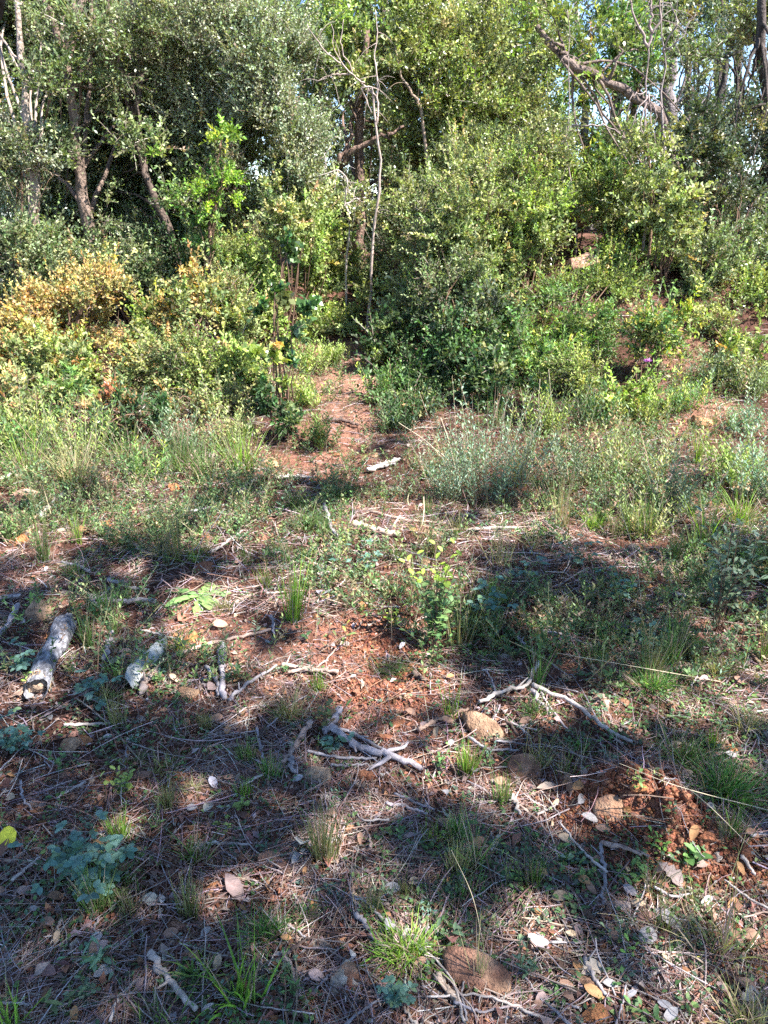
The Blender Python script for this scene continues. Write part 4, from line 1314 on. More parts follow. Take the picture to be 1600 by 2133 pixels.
# ------------------------------------------------------------------ labels that single out
MARKS = [('the bark-covered log', 105, 1350), ('the pale bark slab', 305, 1400), ('the large wedge rock', 990, 2030), ('the rounded tan rock', 1008, 1512),
         ('the heaped red soil', 1350, 1670), ('the yellow leaf', 18, 1768), ('the blue-green herbs', 200, 1790), ('the bright grass tuft', 850, 1950),
         ('the dark grass tuft', 560, 1930), ('the little oak seedling', 680, 1450), ('the bright-leafed seedling', 920, 1220), ('the pale green rosette', 420, 1240),
         ('the foot of the path', 730, 960), ('the silvery shrub', 1000, 960), ('the forked grey branch', 780, 1580), ('the big dark grass clump', 1510, 1600),
         ('the angular brown stone', 722, 2050), ('the curved grey stick', 255, 1262), ('the tall upright grass', 610, 1220), ('the long slanting stick', 1220, 1500),
         ('the dusky upright grass', 675, 1720), ('the drab rockrose', 1490, 1180), ('the two tan stones', 158, 1548), ('the brown rock in the soil', 1268, 1685),
         ('the arching grass tuft', 825, 1370), ('the bone-like stick', 467, 1410), ('the flowering stalk', 1200, 1960), ('the sunlit straw patch', 1180, 2000),
         ('the sunlit fallen branch', 790, 1112), ('the leafy rosettes', 1200, 1830)]
USED = set()


def where(px, py, skip=''):
    d = sorted((math.hypot((px - a), (py - b) * 1.3), n, px - a, py - b) for (n, a, b) in MARKS if n != skip)
    for (r, n, dx, dy) in d[:9]:
        if abs(dx) > abs(dy) * 1.2:
            rel = 'left of' if dx < 0 else 'right of'
        else:
            rel = 'beyond' if dy < 0 else 'in front of'
        dist = 'close ' if r < 75 else ('' if r < 170 else 'well ')
        yield dist + rel + ' ' + n
    for (r, n, dx, dy) in d[:3]:
        for (r2, n2, dx2, dy2) in d[1:6]:
            if n2 != n:
                yield 'between ' + n + ' and ' + n2


def unique_label(desc, px, py, skip=''):
    for w in where(px, py, skip):
        s = desc + ' ' + w
        if s not in USED and len(s.split()) <= 16:
            USED.add(s)
            return s
    return None


def ground_at_px(p):
    px, py, _ = proj(p)
    return float(px), float(py)


# ------------------------------------------------------------------ stones
def rock_mesh(rng, sx, sy, sz, col, facets=12, n=18, flat=.48):
    """a cube-sphere cut by random planes, so it has faces and worn edges"""
    g = np.linspace(-1, 1, n)
    u, v = np.meshgrid(g, g)
    u, v = np.tan(u * .785).ravel(), np.tan(v * .785).ravel()
    o = np.ones_like(u)
    V, Q = [], []
    i = (np.arange(n - 1)[:, None] * n + np.arange(n - 1)[None]).reshape(-1)
    base = np.stack([i, i + 1, i + 1 + n, i + n], -1)
    for k, f in enumerate([np.stack([u, v, o], -1), np.stack([v, u, -o], -1), np.stack([o, u, v], -1), np.stack([-o, v, u], -1), np.stack([v, o, u], -1), np.stack([u, -o, v], -1)]):
        V.append(nrm(f))
        Q.append(base + k * n * n)
    v = np.concatenate(V)
    for _ in range(facets):
        d = nrm(rng.normal(size=3))
        lim = flat + .30 * rng.random()
        e = np.maximum(v @ d - lim, 0)
        v = v - e[:, None] * d * .93
    v *= 1 + .14 * (vnoise3(v * 2.2 + rng.random() * 50) - .5)[:, None] + .06 * (vnoise3(v * 7 + 3) - .5)[:, None] + .03 * (vnoise3(v * 19 + 3) - .5)[:, None]
    c = np.asarray(col) * (.82 + .4 * vnoise3(v * 3.0 + 20))[:, None]
    stain = sstep(.52, .7, vnoise3(v * 1.8 + rng.random() * 30))[:, None]
    c = c * (1 - .45 * stain) + np.array([.33, .17, .09]) * .45 * stain
    mb = MB()
    mb.add(v * np.array([sx, sy, sz]), np.concatenate(Q), c)
    return mb


def stone(px, py, w, h, col, desc, seed, yaw=None, D=None, cat='stone', name='stone', sink=.36, facets=12, group='stones on the ground'):
    rng = np.random.default_rng(1000 + seed)
    g = at(px, py + h * .38) if D is None else np.append(W(px, py, D)[:2], 0)
    if D is not None:
        g[2] = W(px, py, D)[2]
    dep = float((g - CAMP) @ FWD)
    sx = w / 2 * dep / FPX
    el = math.asin((CAM_Z - g[2]) / np.linalg.norm(CAMP - g))
    tot = h / 2 * dep / FPX
    sz = min(tot / (math.cos(el) * .75 + math.sin(el) * .6), sx * .68)
    sy = min(max(.55 * sx, tot / max(math.sin(el), .3) * .75), sx * 1.25)
    mb = rock_mesh(rng, sx * 1.3, sy * 1.2, sz * 1.25, col, facets)
    lab = unique_label(desc, px, py) if not desc.startswith('!') else desc[1:]
    if lab is None:
        return None
    o = mb.build(name, M_ROCK, smooth=False)
    o.location = [g[0], g[1], g[2] + sz * (1 - 2 * sink) * .9]
    if D is None:
        o.location[1] += sy * .35
        o.location[2] = float(hgt(o.location[0], o.location[1])) + sz * (1 - 2 * sink)
    o.rotation_euler = (rng.normal() * .12, rng.normal() * .12, rng.normal() * .4 if yaw is None else yaw)
    tag(o, lab, cat, group)
    return o


TAN, BRN, RBR, ORG, GRY, PNK = (.42, .27, .17), (.30, .16, .105), (.27, .11, .06), (.46, .20, .085), (.30, .26, .24), (.50, .35, .28)
STONES = [
    (990, 2030, 142, 118, (.25, .135, .095), '!large brown wedge-shaped rock beside the bright grass tuft', 6), (1008, 1512, 78, 62, (.30, .19, .125), '!rounded tan rock with a sunlit top, lying against a stick', 0),
    (1092, 1598, 70, 60, BRN, 'dark brown blocky stone', 0), (1268, 1685, 62, 55, (.36, .20, .13), '!blunt brown rock set in the heaped red soil', 0), (1505, 1738, 55, 48, TAN, 'tan brown squarish stone', 0),
    (722, 2050, 66, 76, (.38, .17, .10), '!angular rust-brown stone standing on edge, white leaf beside it', 0), (468, 2045, 52, 34, BRN, 'low reddish stone', 0), (565, 1793, 52, 40, (.30, .17, .12), 'blocky dull brown stone', 0),
    (668, 1770, 30, 42, GRY, 'grey-brown upright stone', 0), (668, 1975, 44, 40, (.33, .25, .20), 'greyish tan stone', 0), (368, 1925, 42, 34, (.34, .20, .15), 'dull pinkish brown stone', 0),
    (148, 1550, 40, 32, TAN, '!left-hand half of the two tan stones lying together', 0), (172, 1542, 30, 26, ORG, '!orange right-hand half of the two tan stones', 0), (78, 1272, 54, 50, (.40, .26, .17), '!tan faceted rock just beyond the bark-covered log', 0),
    (398, 1328, 36, 26, ORG, 'sunlit orange stone', 0), (657, 1618, 58, 44, (.33, .24, .17), 'flat-topped greyish tan stone', 0), (768, 1612, 42, 30, RBR, 'reddish stone', 0), (822, 1508, 40, 20, RBR, 'flat red stone', 0),
    (798, 1536, 40, 18, (.2, .07, .04), 'dark red low stone', 0), (562, 964, 36, 28, (.5, .32, .18), 'sunlit tan rock', 0), (722, 858, 32, 15, (.55, .45, .36), 'pale flat stone', 0), (430, 1120, 34, 15, RBR, 'reddish flat stone', 0),
    (430, 1182, 42, 22, RBR, 'red-brown stone', 0), (218, 1087, 28, 28, ORG, 'small orange upright stone', 0), (40, 1122, 34, 20, ORG, 'orange stone', 0), (1258, 1457, 30, 28, PNK, 'pinkish stone', 0),
    (866, 1594, 26, 20, ORG, 'bright orange chip of stone', 0), (392, 1440, 38, 24, TAN, 'half-buried tan stone', 0), (350, 1500, 20, 16, GRY, 'grey pebble', 0), (386, 1502, 20, 14, TAN, 'tan pebble', 0),
    (265, 1568, 17, 20, ORG, 'orange pebble', 0), (292, 1568, 17, 12, (.6, .45, .42), 'pale pink pebble', 0), (300, 1615, 40, 14, (.34, .2, .15), 'thin flat brown stone', 0), (372, 1615, 34, 16, ORG, 'flat orange-brown stone', 0),
    (1322, 1086, 26, 20, ORG, 'orange stone', 0), (1460, 875, 36, 26, (.5, .3, .16), 'sunlit orange-tan rock', 0), (1548, 1015, 56, 28, (.5, .36, .24), 'pale tan rock', 0), (868, 2090, 34, 52, (.24, .14, .10), 'dark brown upright stone', 0),
    (1240, 2115, 60, 34, ORG, 'orange-brown stone cut by the frame', 0), (1582, 2020, 42, 34, ORG, 'sunlit orange stone', 0), (92, 2075, 44, 40, (.34, .18, .11), 'dull orange-brown stone', 0), (1288, 1885, 52, 26, (.42, .36, .34), 'flat grey slab of stone', 0),
    (1170, 1890, 34, 22, TAN, 'tan stone', 0), (1330, 1650, 30, 20, ORG, 'orange clod-like stone', 0), (1470, 1745, 36, 20, RBR, 'red clod-like stone', 0), (900, 1110, 40, 16, (.42, .3, .2), 'pale flat stone', 0),
    (45, 1030, 50, 22, PNK, 'pinkish flat stone', 0), (350, 1060, 34, 16, (.5, .36, .28), 'pale stone', 0), (1505, 1240, 36, 18, TAN, 'tan stone', 0), (560, 2120, 40, 26, ORG, 'orange stone cut by the frame', 0),
    (110, 1815, 26, 16, RBR, 'reddish pebble', 0), (255, 1215, 26, 14, GRY, 'grey flat pebble', 0), (1050, 1370, 26, 14, GRY, 'grey pebble', 0), (30, 1720, 36, 20, (.25, .14, .10), 'brown stone', 0),
]


def cut_rock(outline, col, lab, seed, thick=.55, lean=.55, dome=.10, ground=None):
    """a rock whose upper face has its own outline, bevelled and carried down into the soil"""
    rng = np.random.default_rng(seed)
    o = np.array(outline, float)
    g = at(o[:, 0].mean(), o[:, 1].max() - .12 * (o[:, 1].max() - o[:, 1].min()))
    toc = nrm(np.array([CAMP[0] - g[0], CAMP[1] - g[1], 0]))
    nv = nrm(np.array([0, 0, 1.]) * (1 - lean * .45) + toc * lean)
    pts = []
    m = 48
    oc = bez(np.vstack([o, o[:1]]), m + 1)[:-1] * .55 + np.array([o[(int(k * len(o) / m)) % len(o)] * (1 - (k * len(o) / m) % 1) + o[(int(k * len(o) / m) + 1) % len(o)] * ((k * len(o) / m) % 1) for k in range(m)]) * .45
    for (px, py) in oc:
        d = ray(px, py)
        t = ((g - CAMP) @ nv) / (d @ nv)
        pts.append(CAMP + d * t)
    P = np.array(pts)
    c = P.mean(0)
    size = np.linalg.norm(P - c, axis=1).mean()
    rings = []
    for s, dn in [(.02, dome), (.25, dome), (.5, dome * .9), (.72, dome * .6), (.88, dome * .3), (.97, 0), (1.03, -.08), (1.08, -.25), (1.12, -.55), (1.15, -1.0), (1.1, -1.6 * thick / .55)]:
        R = c + (P - c) * s + nv * dn * size
        rings.append(R)
    V = np.array(rings)
    nn = nrm(V - (c - nv * size * .5))
    k = V / size
    off = rng.random() * 40
    disp = .10 * (vnoise3(k * 1.6 + off) - .5) + .07 * (vnoise3(k * 4.5 + off) - .5) + .05 * (vnoise3(k * 11 + off) - .5)
    facet = np.abs(((k @ nrm(rng.normal(size=3))) * 1.3 + off) % 1 - .5) * .12
    V = V + nn * ((disp + facet - .03) * size)[..., None]
    R_ = len(rings)
    i = np.arange(R_ - 1)[:, None] * m
    j = np.arange(m)[None]
    q = np.stack([i + j, i + m + j, i + m + (j + 1) % m, i + (j + 1) % m], -1).reshape(-1, 4)
    C = np.array(col) * (.75 + .5 * vnoise3(k * 3 + off))[..., None]
    st = sstep(.5, .7, vnoise3(k * 2 + off + 9))[..., None]
    C = C * (1 - .4 * st) + np.array([.42, .30, .20]) * .4 * st
    mb = MB()
    mb.add(V.reshape(-1, 3) - g, q, C.reshape(-1, 3))
    ob = mb.build('stone', M_ROCK, smooth=True)
    ob.location = g.tolist()
    tag(ob, lab, 'stone', 'stones on the ground')


CUT = {
    990: [(924, 1990), (940, 1976), (975, 1978), (1010, 1988), (1040, 2008), (1060, 2035), (1060, 2068), (1042, 2090), (1005, 2096), (968, 2066), (938, 2036)],
    1008: [(968, 1484), (985, 1479), (1010, 1487), (1030, 1500), (1047, 1522), (1044, 1538), (1020, 1546), (994, 1541), (984, 1525), (972, 1505)],
    1268: [(1240, 1668), (1255, 1659), (1277, 1655), (1296, 1668), (1299, 1690), (1290, 1706), (1268, 1713), (1247, 1705), (1239, 1690)],
    722: [(690, 2036), (720, 2006), (736, 2010), (758, 2046), (750, 2062), (716, 2092), (691, 2080)],
    78: [(54, 1270), (70, 1249), (86, 1249), (105, 1262), (105, 1280), (86, 1300), (62, 1300), (55, 1286)],
    1092: [(1058, 1592), (1072, 1573), (1105, 1571), (1126, 1590), (1123, 1620), (1096, 1632), (1068, 1622)],
    1505: [(1482, 1718), (1500, 1712), (1520, 1720), (1531, 1745), (1531, 1766), (1512, 1767), (1495, 1748)],
    565: [(538, 1780), (560, 1772), (589, 1778), (591, 1796), (575, 1815), (550, 1813), (539, 1800)],
    657: [(630, 1606), (652, 1596), (684, 1600), (686, 1625), (664, 1640), (634, 1636)],
    668: [(648, 1962), (668, 1956), (690, 1968), (692, 1986), (670, 1994), (648, 1988)],
}
for k, s in enumerate(STONES):
    if s[0] in CUT and not (s[0] == 668 and s[1] < 1900):
        lab = s[5][1:] if s[5].startswith('!') else unique_label(s[5], s[0], s[1])
        cut_rock(CUT[s[0]], s[4], lab, 7000 + k)
        continue
    stone(*s[:6], seed=k, facets=12)
stone(1208, 566, 66, 44, (.44, .27, .21), '!lower pinkish boulder glimpsed through the bushes', 301, D=7.1, cat='boulder', name='boulder', sink=.2, group='pinkish boulders up the slope')
stone(1192, 550, 22, 48, (.5, .32, .22), '!upright orange boulder leaning on the lower pinkish one', 302, D=7.2, cat='boulder', name='boulder', sink=.2, group='pinkish boulders up the slope')
stone(1214, 464, 64, 48, (.44, .28, .22), '!upper pinkish boulder glimpsed through the bushes', 303, D=8.0, cat='boulder', name='boulder', sink=.2, group='pinkish boulders up the slope')
stone(818, 726, 34, 20, (.5, .26, .14), '!orange rock right of the top of the path', 304, cat='rock', name='rock')
stone(1345, 790, 30, 22, (.35, .30, .26), '!grey rock under the purple flower', 305, cat='rock', name='rock')

rng = np.random.default_rng(77)
n = 0
for _ in range(400):
    if n >= 95:
        break
    x, y = scatter(rng, 1, 1.3, 1.0, 5.5, .5)
    p = ground_pts(x, y)[0]
    px, py = ground_at_px(p)
    if not (5 < px < 1595 and 900 < py < 2125):
        continue
    if min(math.hypot(px - s[0], py - s[1]) for s in STONES) < 40:
        continue
    w = (12 + 14 * rng.random())
    cn, col = [('rusty', RBR), ('brownish', BRN), ('buff', TAN), ('orange', ORG), ('grey', GRY)][rng.integers(5)]
    sn = 'tiny' if w < 17 else 'small'
    if stone(px, py, w, w * .7, col, sn + ' ' + cn + ' pebble', 400 + _, name='pebble', cat='pebble', group='pebbles scattered on the ground'):
        n += 1

# ------------------------------------------------------------------ sticks
def stick_obj(path3, r0, r1, col, label, name='stick', cat='stick', seed=0, sides=7, group='fallen sticks', knots=True, fork=None):
    rng = np.random.default_rng(2000 + seed)
    n = max(8, int(len(path3) * 6))
    q = bez(path3, n)
    seg = r0
    q[1:-1, :2] += rng.normal(size=(n - 2, 2)) * seg * .45
    r = np.linspace(r0, r1, n) * (1 + .10 * rng.normal(size=n))
    lift = .008 + .010 * rng.random()
    hg = hgt(q[:, 0], q[:, 1])
    hs = np.convolve(np.pad(hg, 3, mode='edge'), np.ones(7) / 7, 'valid')
    q[:, 2] = np.maximum(hs, hg - r * .5) + r * .9 + lift
    c = q[n // 2].copy()
    mb = MB()
    tube(mb, q - c, r, col, sides, .16, seed, .3)
    if knots:
        for _ in range(rng.integers(0, 3)):
            i = rng.integers(2, n - 2)
            d = nrm(rng.normal(size=3) * np.array([1, 1, .5]) + np.array([0, 0, .5]))
            l = r0 * (2.5 + 5 * rng.random())
            tube(mb, np.array([q[i], q[i] + d * l * .5, q[i] + d * l]) - c, [r[i] * .6, r[i] * .4, r[i] * .25], col, 5)
    if fork:
        for f in fork:
            fq = bez(f, 8)
            fq[:, 2] = hgt(fq[:, 0], fq[:, 1]) + r0 * .9 + lift
            tube(mb, fq - c, np.linspace(r0 * .6, r0 * .25, 8), col, 6, .1, seed, .3)
    o = mb.build(name, M_TWIG, smooth=True)
    o.location = c.tolist()
    return tag(o, label, cat, group)


S_GREY, S_PALE, S_PINK, S_DARK, S_VIO = (.37, .34, .35), (.52, .46, .42), (.42, .31, .26), (.14, .10, .085), (.40, .36, .38)
STICKS = [
    ([(188, 1253), (235, 1264), (325, 1262)], 12, S_GREY, '!curved grey stick with a short side spur, beyond the pale bark slab'),
    ([(-10, 1258), (45, 1250)], 9, S_GREY, 'short grey stick entering from the edge'),
    ([(40, 1272), (20, 1308), (-5, 1345)], 10, S_VIO, 'greyish stick beside the faceted rock'),
    ([(218, 1382), (227, 1350), (236, 1323)], 10, S_GREY, 'short straight grey stick'),
    ([(464, 1352), (461, 1400), (470, 1466)], 13, S_VIO, '!bone-like pale stick pointing towards the viewer'),
    ([(430, 1398), (452, 1428), (456, 1458)], 8, S_GREY, 'crooked grey stick touching the bone-like one'),
    ([(478, 1468), (520, 1430), (577, 1392)], 7, S_GREY, 'straight slanting grey stick'),
    ([(360, 1376), (430, 1352), (500, 1334), (565, 1318)], 8, S_PINK, 'long brown stick lying crosswise'),
    ([(293, 1318), (345, 1330), (390, 1342)], 5, S_PALE, 'thin pale stick'),
    ([(292, 1452), (318, 1412), (346, 1384)], 13, (.34, .27, .24), 'brown stick lying under the slab edge'),
    ([(708, 1489), (690, 1515), (676, 1536)], 15, S_VIO, 'thick grey stub'),
    ([(650, 1512), (618, 1555), (588, 1598)], 11, S_PINK, 'smooth tan stick with a split end'),
    ([(612, 1590), (606, 1606), (616, 1620)], 9, S_GREY, 'short grey splinter'),
    ([(688, 1522), (720, 1550), (790, 1580), (880, 1612)], 15, S_VIO, '!thick forked grey branch lying in front of the oak seedling'),
    ([(690, 1518), (740, 1540), (812, 1574)], 7, S_GREY, 'thin grey stick lying along the forked branch'),
    ([(535, 1522), (545, 1570), (561, 1626)], 6, S_VIO, 'wavy grey twig pointing at the viewer'),
    ([(640, 1575), (700, 1586), (785, 1588)], 6, S_GREY, 'thin grey stick lying crosswise'),
    ([(690, 1602), (765, 1599)], 5, S_GREY, 'short thin grey twig lying crosswise'),
    ([(560, 1520), (540, 1545), (553, 1518)], 4, S_DARK, 'dark crooked twig'),
    ([(872, 1530), (920, 1503), (975, 1482)], 9, (.38, .26, .2), 'brown stick leaning on the tan rock'),
    ([(998, 1474), (1050, 1452), (1100, 1436), (1120, 1388)], 8, S_PALE, 'bent pale stick with an upturned end'),
    ([(1108, 1437), (1180, 1468), (1250, 1520), (1316, 1556)], 9, S_PALE, '!long slanting pale stick right of the rounded tan rock'),
    ([(1105, 1446), (1146, 1494)], 9, S_VIO, 'first grey stick of the crossed pair'),
    ([(1125, 1446), (1160, 1500), (1185, 1530)], 5, S_VIO, 'thin grey stick of the crossed pair'),
    ([(1048, 1505), (1080, 1542)], 6, S_DARK, 'dark stick'),
    ([(1062, 1508), (1105, 1542)], 5, S_GREY, 'thin grey stick'),
    ([(588, 1394), (640, 1404), (705, 1410)], 8, S_PINK, 'sunlit pink-brown stick'),
    ([(600, 1412), (650, 1402), (690, 1420)], 6, S_PINK, 'second sunlit brown stick'),
    ([(735, 1098), (790, 1114), (835, 1122)], 13, (.62, .50, .42), '!thick sunlit pale fallen branch across the middle of the clearing'),
    ([(676, 1058), (690, 1108), (715, 1142)], 8, S_GREY, 'crooked grey stick pointing away'),
    ([(770, 1072), (850, 1092), (930, 1098)], 6, S_PINK, 'long thin pale stick lying crosswise'),
    ([(970, 1110), (1040, 1104), (1080, 1106)], 6, S_PALE, 'pale straight stick lying crosswise'),
    ([(428, 1762), (535, 1763)], 6, S_PALE, 'straight pale stick lying crosswise'),
    ([(28, 1846), (86, 1794)], 6, S_PALE, 'straight pale stick slanting'),
    ([(313, 2000), (345, 2045), (410, 2115)], 14, (.52, .45, .40), 'peeling pale stick'),
    ([(410, 2012), (430, 2035), (450, 2085)], 7, S_GREY, 'crooked grey stick'),
    ([(588, 1992), (610, 2030), (628, 2088)], 8, (.48, .36, .3), 'tan stick pointing at the viewer'),
    ([(736, 2008), (690, 2040), (660, 2072)], 6, S_VIO, 'bowed thin grey stick'),
    ([(742, 1915), (770, 1950), (792, 1980)], 10, S_GREY, 'stout grey stick'),
    ([(908, 2040), (930, 2070), (958, 2102)], 13, (.42, .33, .27), 'stout brown stick'),
    ([(1251, 1768), (1258, 1830), (1255, 1892)], 8, S_GREY, 'knobbly grey stick pointing at the viewer'),
    ([(1252, 1769), (1300, 1780), (1350, 1797)], 8, S_PINK, 'brown stick lying crosswise'),
    ([(1040, 1908), (1120, 1926), (1245, 1950)], 4, (.5, .4, .3), 'very long thin straw-coloured twig'),
    ([(805, 1680), (845, 1688), (890, 1703)], 7, S_VIO, 'grey stick'),
    ([(822, 1660), (905, 1694)], 6, S_GREY, 'straight grey stick'),
    ([(1066, 1668), (1082, 1708)], 8, S_PALE, 'short pale stick'),
    ([(1118, 1706), (1162, 1683)], 5, S_PALE, 'short thin pale stick'),
    ([(1070, 1672), (1110, 1710), (1150, 1752)], 5, S_PINK, 'thin bowed brown stick'),
    ([(765, 988), (800, 976), (834, 963)], 9, S_PALE, 'sunlit pale stick'),
    ([(772, 982), (825, 972)], 6, S_GREY, 'grey stick touching a pale one'),
    ([(573, 1003), (615, 999), (655, 1000)], 8, S_PALE, 'pale stick lying crosswise'),
    ([(502, 1036), (512, 1020), (530, 1008)], 9, S_VIO, 'forked grey stub'),
    ([(398, 1076), (440, 1066), (475, 1060)], 6, S_GREY, 'grey stick'),
    ([(684, 884), (712, 882), (745, 892)], 8, S_DARK, 'dark rotten stick lying across the path'),
    ([(-5, 1015), (20, 995), (48, 976)], 9, S_PALE, 'pale curved stick at the edge'),
    ([(82, 1088), (105, 1062), (132, 1040)], 11, (.45, .40, .36), 'barked grey stick'),
    ([(228, 1214), (270, 1230), (312, 1236)], 7, S_GREY, 'crooked grey stick'),
    ([(190, 1200), (165, 1188), (130, 1180)], 7, S_VIO, 'grey stick'),
    ([(438, 1158), (470, 1138), (505, 1112)], 6, S_PALE, 'pale thin stick'),
    ([(640, 1212), (680, 1200), (712, 1190)], 7, S_PALE, 'pale bent stick'),
    ([(488, 1266), (530, 1248)], 7, S_PINK, 'sunlit brown stick'),
    ([(555, 1244), (592, 1241)], 4, S_PALE, 'short pale twig'),
    ([(565, 1290), (572, 1330)], 6, S_VIO, 'short grey stick pointing away'),
    ([(260, 1130), (305, 1160), (330, 1165)], 6, S_PINK, 'brown stick'),
    ([(208, 1918), (200, 1948), (224, 1962)], 4, S_GREY, 'crooked grey twig'),
    ([(130, 1926), (118, 1955), (104, 1987)], 6, S_PALE, 'pale twig'),
    ([(232, 2140), (248, 2090), (292, 2048)], 6, S_PALE, 'curved pale stick'),
    ([(180, 1640), (150, 1655), (120, 1672)], 5, S_PALE, 'pale twig'),
    ([(45, 1635), (50, 1670), (70, 1695)], 5, S_GREY, 'curved grey twig'),
    ([(160, 1460), (210, 1500), (250, 1540), (300, 1600)], 3, (.4, .32, .26), 'long hair-thin twig'),
    ([(135, 1518), (200, 1517), (240, 1512)], 6, S_PALE, 'straight pale stick lying crosswise'),
    ([(1130, 1322), (1180, 1332), (1240, 1352)], 5, S_GREY, 'grey stick'),
    ([(1225, 1242), (1280, 1250), (1330, 1262)], 5, S_GREY, 'grey twig'),
    ([(1400, 1245), (1440, 1250), (1480, 1240)], 6, S_PALE, 'pale stick'),
    ([(1075, 1335), (1092, 1355)], 7, S_VIO, 'short grey stick'),
    ([(1480, 1280), (1540, 1345), (1590, 1400)], 7, (.22, .14, .1), 'brown leaning stem'),
    ([(860, 1412), (888, 1424)], 10, S_DARK, 'dark stub'),
    ([(700, 1500), (705, 1535), (690, 1560)], 6, S_DARK, 'dark twig'),
    ([(975, 1545), (1020, 1570), (1080, 1572)], 6, S_GREY, 'grey twig'),
    ([(1560, 1755), (1600, 1752)], 6, S_GREY, 'grey stick cut by the frame edge'),
    ([(1545, 1790), (1572, 1830)], 8, S_PALE, 'sunlit pale stick'),
    ([(1215, 2010), (1235, 2050), (1260, 2085)], 9, S_GREY, 'grey stick'),
    ([(1360, 1860), (1400, 1880), (1440, 1872)], 6, S_GREY, 'bowed grey stick'),
    ([(480, 1845), (520, 1838)], 9, S_PINK, 'short brown stub'),
    ([(945, 2100), (1000, 2120), (1060, 2110)], 5, S_VIO, 'bowed grey twig'),
    ([(640, 1965), (600, 1935), (560, 1925)], 4, S_GREY, 'thin grey twig'),
    ([(80, 1960), (40, 1990), (0, 2010)], 6, S_VIO, 'grey stick running off the edge'),
]


def px_path(pts):
    return np.array([at(min(max(a, -60), 1660), min(b, 2160)) for (a, b) in pts])


for k, (pts, w, col, desc) in enumerate(STICKS):
    P3 = px_path(pts)
    m = P3[len(P3) // 2]
    dep = float((m - CAMP) @ FWD)
    r = w / 1.75 * dep / FPX
    px, py = pts[len(pts) // 2]
    lab = desc[1:] if desc.startswith('!') else unique_label(desc, px, py)
    if lab is None:
        continue
    fork = None
    if 'forked grey branch' in desc:
        fork = [px_path([(716, 1545), (735, 1562), (742, 1580)]), px_path([(800, 1583), (838, 1572), (850, 1560)]), px_path([(812, 1590), (790, 1606), (770, 1618)])]
    if 'side spur' in desc:
        fork = [px_path([(212, 1256), (222, 1244), (230, 1236)]), px_path([(190, 1255), (205, 1272), (222, 1288)])]
    stick_obj(P3, r, r * .72, col, lab, seed=k, fork=fork)

rng = np.random.default_rng(88)
n = 0
for _ in range(900):
    if n >= 200:
        break
    x, y = scatter(rng, 1, 1.35, .95, 5.0, .5)
    p = ground_pts(x, y)[0]
    px, py = ground_at_px(p)
    if not (-10 < px < 1610 and 930 < py < 2140):
        continue
    L = .06 + .22 * rng.random() ** 1.5
    a = rng.random() * math.pi
    b = a + rng.normal() * .5
    mid = p
    P3 = np.array([mid - np.array([math.cos(a), math.sin(a), 0]) * L * .5, mid, mid + np.array([math.cos(b), math.sin(b), 0]) * L * .5])
    P3[:, 2] = hgt(P3[:, 0], P3[:, 1])
    r = .0014 + .0032 * rng.random() ** 2
    cn, col = [('grey', S_GREY), ('pale', S_PALE), ('brown', S_PINK), ('dark', S_DARK), ('silvery', S_VIO)][rng.choice(5, p=[.3, .25, .2, .1, .15])]
    dn = 'lying crosswise' if min(a, math.pi - a) < .55 else ('pointing away' if abs(a - math.pi / 2) < .5 else 'lying aslant')
    ln = 'short' if L < .12 else ('long' if L > .2 else '')
    lab = unique_label(' '.join((ln + ' ' + cn + ' twig ' + dn).split()), px, py)
    if lab:
        stick_obj(P3, r, r * .6, col, lab, name='twig', cat='twig', seed=500 + _, sides=5, group='thin fallen twigs')
        n += 1

